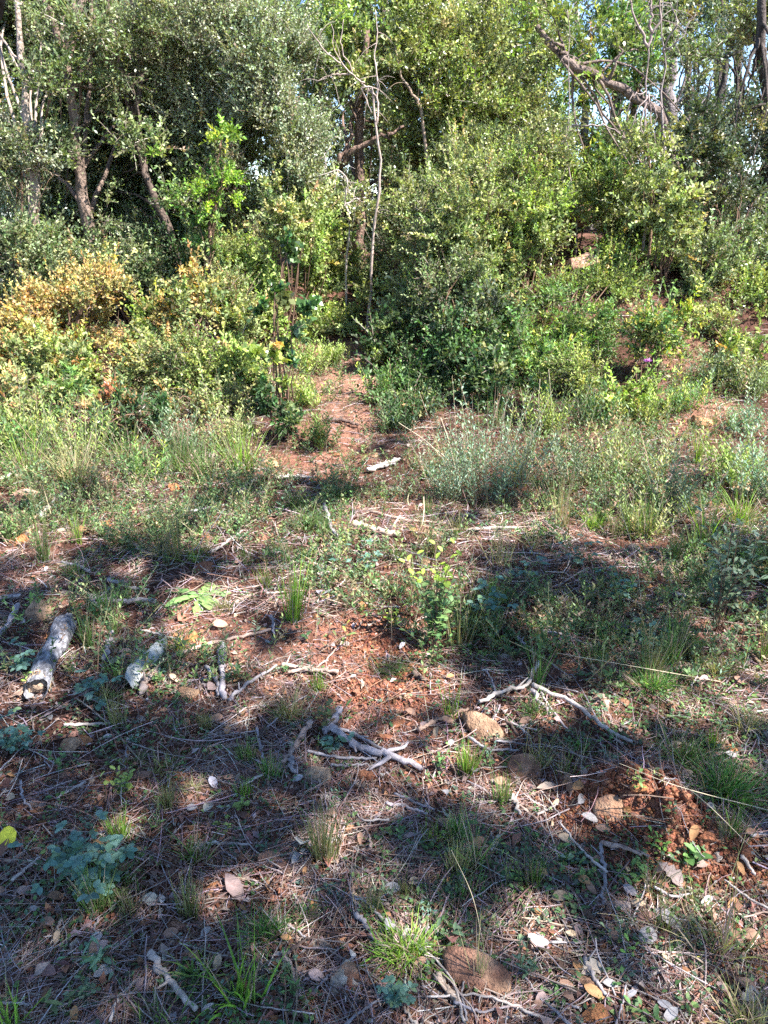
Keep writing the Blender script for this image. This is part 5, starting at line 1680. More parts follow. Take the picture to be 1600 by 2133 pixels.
# ------------------------------------------------------------------ log and bark
def log_():
    rng = np.random.default_rng(9)
    pts = px_path([(136, 1322), (126, 1352), (100, 1392), (84, 1440)])
    dep = float((pts[1] - CAMP) @ FWD)
    r = 22 * dep / FPX
    pts[:, 2] = hgt(pts[:, 0], pts[:, 1]) + r * .85
    q = bez(pts, 40)
    root = empty('log', (q[20][0], q[20][1], q[20][2] - r), 'short bark-covered grey log with a broken end, at the left', 'log')
    o = np.array(root.location)
    mb = MB()
    n = 64
    # bark surface with ridges round the log
    T = nrm(np.gradient(q, axis=0))
    B = nrm(np.cross(T, [0, 0, 1.]))
    Nn = np.cross(B, T)
    a = np.linspace(0, 2 * np.pi, n, endpoint=False)
    s = np.linspace(0, 1, 40)
    rr = r * (1.0 - .08 * s + .12 * np.exp(-((s - 0.03) / .08) ** 2))[:, None] * (1 + .05 * np.cos(2 * a + 1)[None])
    cell = vnoise2(s[:, None] * 22 + 0 * a[None], 7 * np.cos(a)[None] + 9 + 0 * s[:, None]) + .6 * vnoise2(s[:, None] * 60 + 0 * a[None], 10 * np.sin(a)[None] + 20 + 0 * s[:, None])
    rr = rr * (1 + .10 * (cell - .8))
    jag = (.5 + vnoise2(a * 2.6, a * 0)) * .05
    ring = q[:, None] + rr[..., None] * (np.cos(a)[None, :, None] * B[:, None] + np.sin(a)[None, :, None] * Nn[:, None])
    ring[-1] += T[-1] * jag[:, None] * .8
    ring[0] -= T[0] * jag[::-1][:, None] * .5
    i = np.arange(39)[:, None] * n
    j = np.arange(n)[None]
    j2 = (j + 1) % n
    quad = np.stack([i + j, i + j2, i + n + j2, i + n + j], -1).reshape(-1, 4)
    c = np.array([.36, .35, .37]) * (.35 + .85 * np.clip(cell - .25, 0, 1.1))[..., None]
    lich = sstep(.55, .75, vnoise3(ring * 30))[..., None]
    c = c * (1 - lich * .6) + np.array([.55, .55, .58]) * lich * .6
    mb.add(ring.reshape(-1, 3) - o, quad, c.reshape(-1, 3))
    mb.build('bark', M_LOG, root, smooth=True)
    for e, nm in ((q[-1], 1), (q[0], -1)):
        wb = MB()
        k = -2 if nm == 1 else 1
        t = T[k] * nm
        cc = np.array([.50, .36, .25])
        m = 12
        rad = np.linspace(.02, .97, m)
        P = e[None, None] + t * .004 + r * rad[:, None, None] * (np.cos(a)[None, :, None] * B[k] + np.sin(a)[None, :, None] * Nn[k])
        P = P + t * (.022 * (vnoise3(P * 90) - .5) + .022 * (1 - rad[:, None]))[..., None]
        i = np.arange(m - 1)[:, None] * n
        quad = np.stack([i + j, i + j2, i + n + j2, i + n + j], -1).reshape(-1, 4)
        C = cc * (.45 + .9 * vnoise3(P * 70))[..., None]
        wb.add(P.reshape(-1, 3) - o, quad, C.reshape(-1, 3))
        wb.build('broken_end', M_LOG, root, smooth=True)
    # frayed bark strips standing off the broken end
    fb = MB()
    nn = 70
    ang = rng.random(nn) * 6.28
    P = q[-1] + r * .95 * (np.cos(ang)[:, None] * B[-1] + np.sin(ang)[:, None] * Nn[-1]) - T[-1] * .02
    blades(fb, P - o, nrm(T[-1] + .35 * rng.normal(size=(nn, 3))), .02 + .03 * rng.random(nn), .004 + .007 * rng.random(nn), pick(rng, nn, [((.45, .30, .2), 2), ((.3, .27, .26), 2)]), bend=.2, rows=4, rng=rng)
    fb.build('frayed_bark', M_DRY, root)


log_()


def plate(name, label, cat, pts, wpx, col, mat, thick=.006, seed=0, lift=.012, tilt=.2, group=None, pointed=True):
    """a thin irregular slab: bark piece or rotten wood"""
    rng = np.random.default_rng(seed)
    P = px_path(pts)
    dep = float((P[0] - CAMP) @ FWD)
    n, m = 36, 9
    q = bez(P, n)
    hw = wpx / 2 * dep / FPX
    T = nrm(np.gradient(q, axis=0))
    S = nrm(np.cross(T, [0, 0, 1.]))
    s = np.linspace(0, 1, n)
    prof = np.interp(s, [0, .06, .3, .6, .85, 1], [.25, .75, 1, .8, .45, .08] if pointed else [.8, 1, .95, 1, .9, .7])
    prof = prof * (1 + .25 * (vnoise2(s * 9 + seed, s * 0) - .5))
    w = np.linspace(-1, 1, m)
    top = q[:, None] + S[:, None] * (w[None, :, None] * hw * prof[:, None, None])
    top[..., 2] = hgt(q[:, 0], q[:, 1])[:, None] + lift + hw * abs(tilt) * (1 + w[None] * (1 if tilt > 0 else -1)) + .2 * hw * (1 - w[None] ** 2) + .004 * (vnoise3(top * 60) - .5)
    bot = top - np.array([0, 0, thick])
    c = q[n // 2].copy()
    mb = MB()
    i = np.arange(n - 1)[:, None] * m
    j = np.arange(m - 1)[None]
    f = np.stack([i + j, i + j + 1, i + m + j + 1, i + m + j], -1).reshape(-1, 4)
    V = np.concatenate([top.reshape(-1, 3), bot.reshape(-1, 3)])
    k = n * m
    edge = []
    for a_ in range(n - 1):
        edge += [[a_ * m, (a_ + 1) * m, (a_ + 1) * m + k, a_ * m + k], [a_ * m + m - 1, a_ * m + m - 1 + k, (a_ + 1) * m + m - 1 + k, (a_ + 1) * m + m - 1]]
    for b_ in range(m - 1):
        edge += [[b_, b_ + k, b_ + 1 + k, b_ + 1], [(n - 1) * m + b_, (n - 1) * m + b_ + 1, (n - 1) * m + b_ + 1 + k, (n - 1) * m + b_ + k]]
    C = np.asarray(col) * (.7 + .5 * vnoise3(V * np.array([50, 50, 50])))[:, None]
    mb.add(V - c, np.concatenate([f, f[:, ::-1] + k, np.array(edge)]), C)
    o = mb.build(name, mat)
    o.location = c.tolist()
    return tag(o, label, cat, group)


plate('bark_slab', 'pale bark slab with a pointed far end, on the leaf litter', 'bark', [(272, 1440), (290, 1408), (318, 1382), (350, 1348)], 32, (.50, .51, .50), M_DRY, .006, 3, tilt=-.75)
plate('bark_slab', 'torn orange-brown bark piece at the near end of the log', 'bark', [(35, 1456), (55, 1437), (86, 1420)], 20, (.50, .33, .24), M_LOG, .006, 4, pointed=False)
plate('bark_slab', 'long orange-brown blade of bark beyond the rock in the red soil', 'bark', [(1190, 1662), (1184, 1640), (1172, 1606)], 15, (.46, .25, .15), M_LOG, .004, 5, tilt=.5)
plate('bark_slab', 'sunlit pinkish bark flake on the sunlit straw', 'bark', [(1262, 1762), (1300, 1772), (1345, 1790)], 14, (.52, .36, .30), M_LOG, .004, 6, tilt=.3)
plate('bark_slab', 'dark damp bark piece at the edge of the sunlit straw patch', 'bark', [(1180, 2035), (1212, 2050), (1248, 2066)], 26, (.26, .15, .10), M_LOG, .008, 7, pointed=False)


# ------------------------------------------------------------------ fallen leaves
def leaf_obj(px, py, L, W_, yaw, col, label, seed, curl=.25, tilt=.3, shape='oval', name='dry_leaf', cat='dry leaf', group='fallen dry leaves', petiole=True):
    rng = np.random.default_rng(3000 + seed)
    g = at(px, py)
    dep = float((g - CAMP) @ FWD)
    l = 1.2 * L * dep / FPX
    w = 1.25 * W_ * dep / FPX
    A = np.array([[math.cos(yaw), math.sin(yaw), .15 * rng.normal()]])
    N = np.array([[rng.normal() * tilt, -abs(rng.normal()) * tilt - .25, 1.0]])
    mb = MB()
    P = -nrm(A) * l * .5
    ovals(mb, P, A, N, l, w, np.array([col]), curl=curl, fold=.10 + .15 * rng.random(), shape=shape)
    if petiole:
        tube(mb, np.array([P[0], P[0] - nrm(A)[0] * l * .18, P[0] - nrm(A)[0] * l * .34 + np.array([0, 0, -.002])]), [.0009, .0008, .0007], np.asarray(col) * .7, 4)
    v = mb.v[0]
    lo = min(float(k[:, 2].min()) for k in mb.v)
    o = mb.build(name, M_DRY, smooth=True)
    o.location = [g[0], g[1], g[2] + (.035 if name == 'yellow_leaf' else .014) - lo * .6]
    return tag(o, label, cat, group)


L_BRN, L_PIN, L_PAL, L_GRY, L_ORG = (.34, .20, .14), (.38, .27, .25), (.44, .41, .40), (.34, .32, .33), (.42, .22, .10)
LEAFS = [
    (20, 1766, 36, 30, -.5, (.85, .72, .06), '!bright yellow fallen leaf at the left edge', 'round'),
    (220, 2035, 38, 22, .6, L_PAL, 'whitish dry leaf', 'oval'), (317, 1885, 32, 20, -.4, (.45, .47, .43), 'grey-green rounded dry leaf', 'oval'),
    (490, 1865, 60, 26, -.9, L_PIN, 'pinkish pointed dry leaf', 'lance'), (735, 1998, 20, 14, 1.4, (.68, .66, .68), 'small white dry leaf', 'oval'),
    (1395, 1835, 50, 30, -.7, (.42, .32, .29), 'big pale pinkish veined dry leaf', 'lobed'), (1390, 1925, 52, 24, -.8, L_GRY, 'bluish grey dry leaf', 'oval'),
    (1350, 1960, 34, 22, -.2, L_GRY, 'grey shaded dry leaf', 'oval'), (1345, 1925, 40, 18, .1, (.28, .16, .13), 'purple-brown dry leaf', 'oval'), (95, 2030, 42, 20, -.4, (.34, .20, .18), 'purple-brown dry leaf', 'oval'),
    (50, 1866, 20, 14, .2, L_PIN, 'pale mauve dry leaf', 'oval'), (72, 1903, 18, 9, 0, L_PAL, 'small white dry leaf', 'oval'), (435, 1690, 24, 16, 1.2, (.62, .55, .42), 'cream dry leaf', 'oval'),
    (400, 1692, 18, 12, .2, L_PAL, 'whitish dry leaf', 'oval'), (630, 1765, 18, 26, 1.3, (.52, .50, .44), 'pale cupped dry leaf', 'oval'), (1120, 1970, 22, 36, 1.2, (.55, .48, .48), 'pale curled dry leaf', 'oval'),
    (1228, 1715, 30, 15, -.3, L_PAL, 'whitish dry leaf', 'oval'), (1210, 1675, 24, 14, .9, L_GRY, 'grey dry leaf', 'oval'), (940, 1555, 18, 10, 1.3, (.65, .62, .62), 'white curled dry leaf', 'oval'),
    (990, 1615, 22, 14, 1.1, L_GRY, 'grey dry leaf', 'oval'), (445, 1640, 24, 14, -.9, (.6, .55, .6), 'whitish curled dry leaf', 'oval'), (240, 1385, 26, 12, 1.1, (.45, .40, .27), 'olive-tan dry leaf', 'lance'),
    (262, 1364, 22, 9, 0, L_PIN, 'small mauve dry leaf', 'oval'), (443, 1440, 18, 20, .8, L_PIN, 'mauve dry leaf', 'oval'), (1180, 1640, 20, 10, .3, L_ORG, 'rusty dry leaf', 'oval'),
    (430, 1950, 24, 12, 1., L_PAL, 'whitish dry leaf', 'oval'), (300, 2060, 34, 18, .9, L_PIN, 'dull mauve dry leaf', 'oval'), (1285, 1962, 36, 16, -.2, L_BRN, 'brown dry leaf', 'oval'),
    (1230, 2030, 40, 28, .4, (.60, .50, .40), 'pale sunlit dry leaf', 'lobed'), (1270, 2060, 26, 14, -.2, L_PAL, 'whitish dry leaf', 'oval'), (1165, 1880, 30, 18, .1, (.45, .33, .22), 'tan dry leaf', 'oval'),
    (1310, 1865, 26, 14, -.8, (.5, .44, .46), 'pale mauve dry leaf', 'oval'), (1560, 2085, 40, 26, .3, (.6, .48, .4), 'pale dry leaf', 'lobed'), (1480, 1690, 20, 12, .1, L_PAL, 'whitish dry leaf', 'oval'),
    (1140, 1648, 40, 14, .2, (.55, .42, .33), 'long tan dry leaf', 'lance'), (850, 1955, 24, 14, .5, L_GRY, 'grey dry leaf', 'oval'), (120, 1880, 28, 16, .4, L_BRN, 'brown dry leaf', 'oval'),
    (460, 1310, 30, 16, .5, (.5, .3, .22), 'sunlit brown dry leaf', 'oval'), (382, 1295, 26, 18, 1.2, (.5, .2, .13), 'reddish dry leaf', 'oval'), (618, 1315, 22, 16, .9, (.5, .22, .14), 'red-brown dry leaf', 'oval'),
    (676, 1240, 24, 30, 1.2, (.42, .40, .46), 'bluish grey dry leaf', 'oval'), (1462, 1810, 30, 14, .5, (.52, .36, .30), 'tan dry leaf', 'oval'),
]
for k, (px, py, L, w, yaw, col, desc, shp) in enumerate(LEAFS):
    lab = desc[1:] if desc.startswith('!') else unique_label(desc, px, py)
    if lab:
        nm = 'yellow_leaf' if 'yellow fallen' in desc else 'dry_leaf'
        leaf_obj(px, py, L, w, yaw, tuple(v * (1 if 'yellow fallen' in desc else .72) for v in col), lab, k, shape=shp, name=nm, cat='leaf' if nm == 'yellow_leaf' else 'dry leaf', curl=.12 if nm == 'yellow_leaf' else .25)
rng = np.random.default_rng(99)
n = 0
for _ in range(900):
    if n >= 190:
        break
    x, y = scatter(rng, 1, 1.7, .95, 4.4, .5)
    p = ground_pts(x, y)[0]
    px, py = ground_at_px(p)
    if not (0 < px < 1600 and 1050 < py < 2130):
        continue
    cn, col = [('brown', L_BRN), ('mauve', L_PIN), ('whitish', L_PAL), ('grey', L_GRY), ('rusty', L_ORG), ('tan', (.45, .33, .22))][rng.choice(6, p=[.36, .15, .05, .10, .18, .16])]
    real = .014 + .022 * rng.random()
    dep = float((p - CAMP) @ FWD)
    l = real * FPX / dep
    sn = 'tiny' if real < .021 else ('small' if real < .029 else 'fair-sized')
    cu = rng.random()
    lab = unique_label(sn + (' curled ' if cu > .5 else ' flat ') + cn + ' leaf', px, py)
    if lab:
        leaf_obj(px, py, l, l * (.38 + .25 * rng.random()), rng.random() * 6.28, np.array(col) * (.8 + .4 * rng.random()), lab, 500 + _, curl=.5 if cu > .5 else .1, tilt=.45, petiole=False)
        n += 1

# ------------------------------------------------------------------ grass tufts and herbs
def tuft(px, py, w, h, pal, label, seed, n=160, spread=.6, bend=.5, bw=.0022, name='grass_tuft', cat='grass tuft', mat=None, group='grass tufts in the clearing', dead=.26, base=.13):
    rng = np.random.default_rng(4000 + seed)
    g = at(px, py)
    dep = float((g - CAMP) @ FWD)
    H = h * dep / FPX
    Wd = w * dep / FPX
    P = np.zeros((n, 3))
    P[:, 0] = rng.normal(size=n) * Wd * base
    P[:, 1] = rng.normal(size=n) * Wd * base * .7
    P[:, 2] = -.008
    D = nrm(np.stack([rng.normal(size=n) * spread * .6, rng.normal(size=n) * spread * .6, np.ones(n)], -1) + P * np.array([6, 6, 0]))
    L = H * (.45 + .75 * rng.random(n)) * 1.05
    C = pick(rng, n, pal, .16)
    k = rng.random(n) < dead
    C[k] = pick(rng, int(k.sum()), P_STRAW[:2], .1)
    mb = MB()
    blades(mb, P, D, L, 1.25 * bw * (.6 + .8 * rng.random(n)), C, bend=bend * (.3 + rng.random(n)), rows=7, rng=rng)
    o = mb.build(name, mat or M_GRASS)
    o.location = g.tolist()
    return tag(o, label, cat, group)


G_BRI = [((.20, .34, .05), 4), ((.28, .42, .07), 3), ((.12, .22, .04), 3)]
G_DRK = [((.11, .23, .06), 4), ((.16, .30, .08), 3), ((.06, .14, .04), 3)]
G_MID = [((.12, .20, .06), 4), ((.17, .25, .08), 3), ((.09, .14, .05), 3)]
G_DRY = [((.42, .36, .20), 3), ((.30, .28, .13), 3), ((.20, .24, .09), 2)]
G_OLV = [((.15, .17, .07), 4), ((.22, .22, .10), 3), ((.30, .26, .14), 2)]
TUFTS = [
    (850, 1990, 170, 110, G_BRI, '!bright sunlit grass tuft just beyond the large wedge rock', 420, .9, .6, .0026),
    (560, 1950, 130, 90, G_DRK, '!dense dark green grass tuft right of the tall sedge blades', 420, .9, .6, .0020),
    (640, 1915, 70, 60, G_DRK, '!small dense dark tuft touching the larger dark one', 160, .8, .5, .0020),
    (825, 1400, 130, 70, G_MID, '!arching green grass tuft at the edge of the red soil patch', 320, 1.0, .8, .0018),
    (1505, 1660, 190, 130, G_DRK, '!big dark green grass clump beside the heaped red soil', 520, .8, .5, .0026),
    (1420, 1590, 120, 110, G_MID, 'mid-green loose grass tuft', 220, .6, .4, .0022),
    (1355, 1430, 130, 80, G_DRK, 'dark green grass tuft', 340, .8, .5, .0022),
    (1245, 1370, 110, 60, G_MID, 'mid-green grass tuft', 200, .7, .5, .002),
    (1140, 1300, 110, 45, G_DRK, 'low dark green grass mound', 260, .9, .5, .002),
    (612, 1295, 50, 175, G_BRI, '!tall upright bright green grass spears at the middle of the clearing', 60, .14, .12, .0032),
    (675, 1790, 80, 170, G_OLV, '!dusky upright grass tuft left of the sunlit straw', 130, .22, .2, .0022),
    (505, 2090, 130, 260, G_BRI, '!tall arching sedge blades rising at the bottom, left of the angular stone', 46, .55, .5, .0042),
    (240, 1850, 120, 130, G_MID, '!pale thin grass tuft growing through the blue-green herbs', 90, .8, .7, .0022),
    (405, 1790, 90, 130, G_MID, 'slender green grass tuft', 70, .5, .5, .0022),
    (370, 1170, 40, 250, G_OLV, '!very tall thin dark upright grass stems left of the middle', 36, .10, .10, .0024),
    (90, 1170, 50, 190, G_MID, 'tall thin upright grass', 60, .25, .2, .0022),
    (160, 1010, 90, 140, G_DRY, 'sunlit yellowish grass tuft', 160, .4, .35, .003),
    (380, 980, 100, 120, G_MID, 'fresh green grass tuft', 180, .4, .3, .003), (505, 980, 90, 110, G_BRI, 'bright feathery green grass tuft', 200, .4, .3, .003),
    (270, 960, 90, 100, G_MID, 'green grass tuft', 140, .5, .4, .003), (430, 1000, 80, 110, G_MID, 'green grass tuft', 140, .35, .3, .003),
    (60, 990, 100, 130, G_BRI, 'sunlit green grass tuft', 160, .4, .3, .003), (640, 1100, 110, 80, G_MID, 'pale green grass tuft', 160, .7, .5, .0025),
    (700, 1040, 70, 60, G_MID, 'short green grass tuft', 120, .6, .4, .0025), (1240, 1100, 70, 60, G_BRI, 'bright green short grass tuft', 160, .6, .4, .0026),
    (1170, 1100, 70, 150, G_OLV, 'thin brownish upright grass', 50, .2, .2, .0025), (1080, 1010, 80, 140, G_DRY, 'dry straw-coloured grass tuft', 70, .35, .3, .0025),
    (1040, 1180, 60, 160, G_DRY, 'dry thin grass stems', 30, .3, .3, .0022), (1340, 1120, 90, 130, G_MID, 'green feathery grass tuft', 130, .35, .3, .0026),
    (960, 1340, 120, 150, G_OLV, 'thin reddish upright grass stems', 60, .25, .2, .002), (870, 1260, 80, 160, G_DRY, 'dry thin upright stems', 26, .2, .15, .002),
    (1500, 1980, 200, 300, G_DRY, '!tall dry branching grass standing at the lower right edge', 60, .5, .35, .0022),
    (1380, 1950, 120, 180, G_OLV, 'thin olive grass stalks', 50, .5, .4, .0018), (980, 1800, 100, 190, G_MID, 'slender green and tan grass', 40, .35, .3, .002),
    (1000, 2050, 60, 170, G_DRY, '!thin dry stalks standing before the large wedge rock', 22, .22, .15, .0018), (940, 1500, 40, 110, G_BRI, 'narrow yellow-green grass', 24, .2, .2, .003),
    (1120, 1600, 90, 130, G_OLV, 'thin olive upright grass', 50, .3, .3, .002), (1180, 1620, 70, 120, G_MID, 'thin green upright grass', 40, .3, .3, .002),
    (185, 1350, 50, 120, G_MID, 'narrow green upright grass', 50, .25, .25, .0026), (260, 1260, 60, 80, G_MID, 'green sparse grass', 40, .4, .4, .002),
    (410, 2040, 80, 150, G_MID, 'pale green loose grass', 36, .5, .5, .003), (790, 1750, 60, 60, G_MID, 'low green grass', 70, .8, .6, .0016),
    (905, 1760, 90, 70, G_BRI, '!feathery bright green low grass in front of the grey sticks', 150, .9, .5, .0014), (1560, 1520, 80, 100, G_DRY, 'pale dry grass tuft', 90, .6, .4, .002),
    (1500, 1400, 110, 70, G_DRY, 'sunlit yellow grass tuft', 200, .8, .5, .002), (1540, 1090, 90, 110, G_BRI, 'sunlit pale grass tuft', 150, .5, .4, .0026),
    (160, 1200, 90, 80, G_MID, 'low green grass', 100, .6, .5, .002), (1470, 1130, 80, 130, G_BRI, 'bright upright grass', 70, .3, .3, .0026),
    (330, 2150, 160, 130, G_MID, 'blurred pale grass cut by the bottom', 60, .7, .5, .003), (30, 2150, 100, 150, G_BRI, 'long pale blades at the corner', 26, .5, .4, .004),
    (1560, 2140, 160, 160, G_DRY, 'dry tangled grass cut by the bottom', 120, .7, .5, .002), (880, 1120, 60, 100, G_DRY, 'dry grass stems', 30, .4, .3, .002),
    (590, 1150, 70, 60, G_MID, 'short green tuft', 100, .6, .4, .002), (1030, 890, 60, 110, G_MID, 'upright green grass spike', 20, .2, .2, .004),
]
for k, t in enumerate(TUFTS):
    lab = t[5][1:] if t[5].startswith('!') else unique_label(t[5], t[0], t[1] - t[3] * .4)
    if lab:
        tuft(t[0], t[1], t[2], t[3], t[4], lab, k, n=t[6], spread=t[7], bend=t[8], bw=t[9])


rng = np.random.default_rng(321)
nt_ = 0
for _ in range(700):
    if nt_ >= 90:
        break
    x, y = scatter(rng, 1, 1.1, 1.3, 5.4, .55)
    q = ground_pts(x, y)[0]
    px, py = ground_at_px(q)
    if not (0 < px < 1600 and 900 < py < 2100):
        continue
    if float(field(x, y, BARE, .3)[0]) > .3 or rng.random() > .25 + float(field(x, y, GREEN, .5)[0]):
        continue
    cn, pal_ = [('green', G_MID), ('olive', G_OLV), ('dry', G_DRY), ('bright', G_BRI), ('dark', G_DRK)][rng.choice(5, p=[.3, .25, .2, .15, .1])]
    up_ = rng.random() < .6
    hh = .07 + .16 * rng.random() * (1 if y[0] > 2 else .5)
    dep = float((q - CAMP) @ FWD)
    lab = unique_label(cn + (' upright' if up_ else ' sprawling') + (' thin' if hh < .13 else ' tall') + ' grass', px, py - hh * FPX / dep * .4)
    if lab:
        tuft(px, py, (60 if up_ else 90) * 3 / max(y[0], 1.5) * .6, hh * FPX / dep, pal_, lab, 300 + _, n=int(40 + 90 * rng.random()), spread=.25 if up_ else .8, bend=.2 if up_ else .6, bw=.0022)
        nt_ += 1


def leafy(px, py, h, w, label, seed, pal, stems=5, leafn=9, L=.02, Wr=.6, shape='oval', spread=.5, trio=False, name='herb', cat='herb', tip=None, scol=(.16, .14, .07), mat=None, up=1.2,
          group='leafy herbs in the clearing', start=.25, curl=.2, sw=.0014, D=None):
    """stems with real leaves set along them; trio = three leaflets together"""
    rng = np.random.default_rng(5000 + seed)
    g = at(px, py)
    dep = float((g - CAMP) @ FWD)
    H, Wd = h * dep / FPX, w * dep / FPX
    root = empty(name, g, label, cat, group)
    sb, lb = MB(), MB()
    one = stems <= 4
    P, A, N, C, S = [], [], [], [], []
    for s in range(stems):
        if one:
            sb = MB()
        d = np.array([rng.normal() * spread, rng.normal() * spread * .8, 1.0])
        top = np.array([d[0] * Wd * .6, d[1] * Wd * .6, H * (.55 + .5 * rng.random())])
        b0 = np.array([rng.normal() * .008, rng.normal() * .008, -.01])
        q = bez([b0, b0 + (top - b0) * np.array([.3, .3, .55]) , top], 14)
        tube(sb, q, np.linspace(sw, sw * .5, 14), scol, 5)
        for k in range(leafn):
            t = start + (1 - start) * k / max(leafn - 1, 1)
            i = min(int(t * 13), 13)
            a = k * 2.4 + s + rng.normal() * .3
            out = np.array([math.cos(a), math.sin(a), .35 + .4 * t])
            if trio:
                st = q[i] + nrm(out) * L * (.7 + .5 * rng.random())
                tube(sb, np.array([q[i], (q[i] + st) / 2 + np.array([0, 0, .003]), st]), [.0008, .0007, .0006], scol, 4)
                for da in (-1.15, 0, 1.15):
                    o2 = np.array([math.cos(a + da), math.sin(a + da), .12])
                    P.append(st); A.append(o2); N.append(np.array([rng.normal() * .25, rng.normal() * .25 - .1, up])); S.append(1.0)
            else:
                P.append(q[i]); A.append(out + rng.normal(size=3) * .15); N.append(np.array([-out[0] * .3 + rng.normal() * .3, -out[1] * .3 + rng.normal() * .3, up])); S.append(1 - .35 * t)
        if one:
            sb.build('stem', M_TWIG, root, smooth=True)
    n = len(P)
    C = pick(rng, n, pal, .10)
    if tip is not None:
        k = np.array([p[2] > H * .62 for p in P])
        C[k] = np.array(tip) * (.8 + .4 * rng.random((int(k.sum()), 1)))
    sz = L * np.array(S) * (.75 + .5 * rng.random(n))
    ovals(lb, np.array(P), np.array(A), np.array(N), sz, sz * Wr, C, curl=curl, shape=shape)
    lb.build('leaves', mat or M_SOFT, root, smooth=True)
    if not one:
        sb.build('stems', M_TWIG, root, smooth=True)
    return root


H_BLU = [((.11, .21, .165), 4), ((.15, .26, .20), 3), ((.08, .16, .11), 2), ((.14, .22, .11), 1)]
H_GRN = [((.10, .20, .06), 4), ((.14, .26, .08), 3), ((.07, .14, .05), 2)]
H_DUL = [((.11, .17, .10), 4), ((.15, .22, .13), 3)]
H_OAK = [((.09, .14, .05), 4), ((.15, .17, .07), 2), ((.20, .13, .06), 1)]
for k, (px, py, h, w, st, ln, L, desc) in enumerate([
        (210, 1850, 90, 160, 15, 4, .023, '!largest patch of blue-green three-leaflet herbs, lower left'),
        (150, 1800, 50, 90, 7, 4, .020, '!blue-green herbs at the back left of the largest patch'),
        (30, 1560, 60, 120, 10, 4, .019, '!blue-green herbs at the left edge nearer than the bark slab'),
        (190, 1480, 36, 40, 2, 2, .030, '!single pale green three-leaflet herb between slab and two tan stones'),
        (55, 1400, 60, 80, 5, 3, .024, '!bluish herbs growing against the left of the log'),
        (190, 1440, 46, 60, 4, 3, .022, '!dull bluish herbs right of the log end'),
        (830, 2090, 80, 80, 4, 5, .015, '!grey-green leafy sprig left of the wedge rock'),
        (690, 1560, 30, 50, 3, 3, .020, '!bluish sprig sitting in the fork of the grey branch'),
        (1010, 1300, 90, 110, 7, 4, .026, '!shaded bluish leafy herb right of the bright-leafed seedling'),
        (1090, 1210, 50, 70, 4, 3, .026, 'bluish shaded herb'), (1290, 1260, 60, 80, 5, 3, .024, 'bluish shaded herb'), (1210, 1180, 50, 90, 5, 3, .022, 'grey-green herb'),
        (770, 1190, 50, 90, 5, 3, .024, 'dark bluish herb'), (1350, 1350, 50, 80, 5, 3, .022, 'grey-green shaded herb')]):
    lab = desc[1:] if desc.startswith('!') else unique_label(desc, px, py)
    if lab:
        leafy(px, py, h, w, lab, k, H_BLU, st, ln, L, .62, 'oval', .55, True, scol=(.12, .16, .11), start=.35)
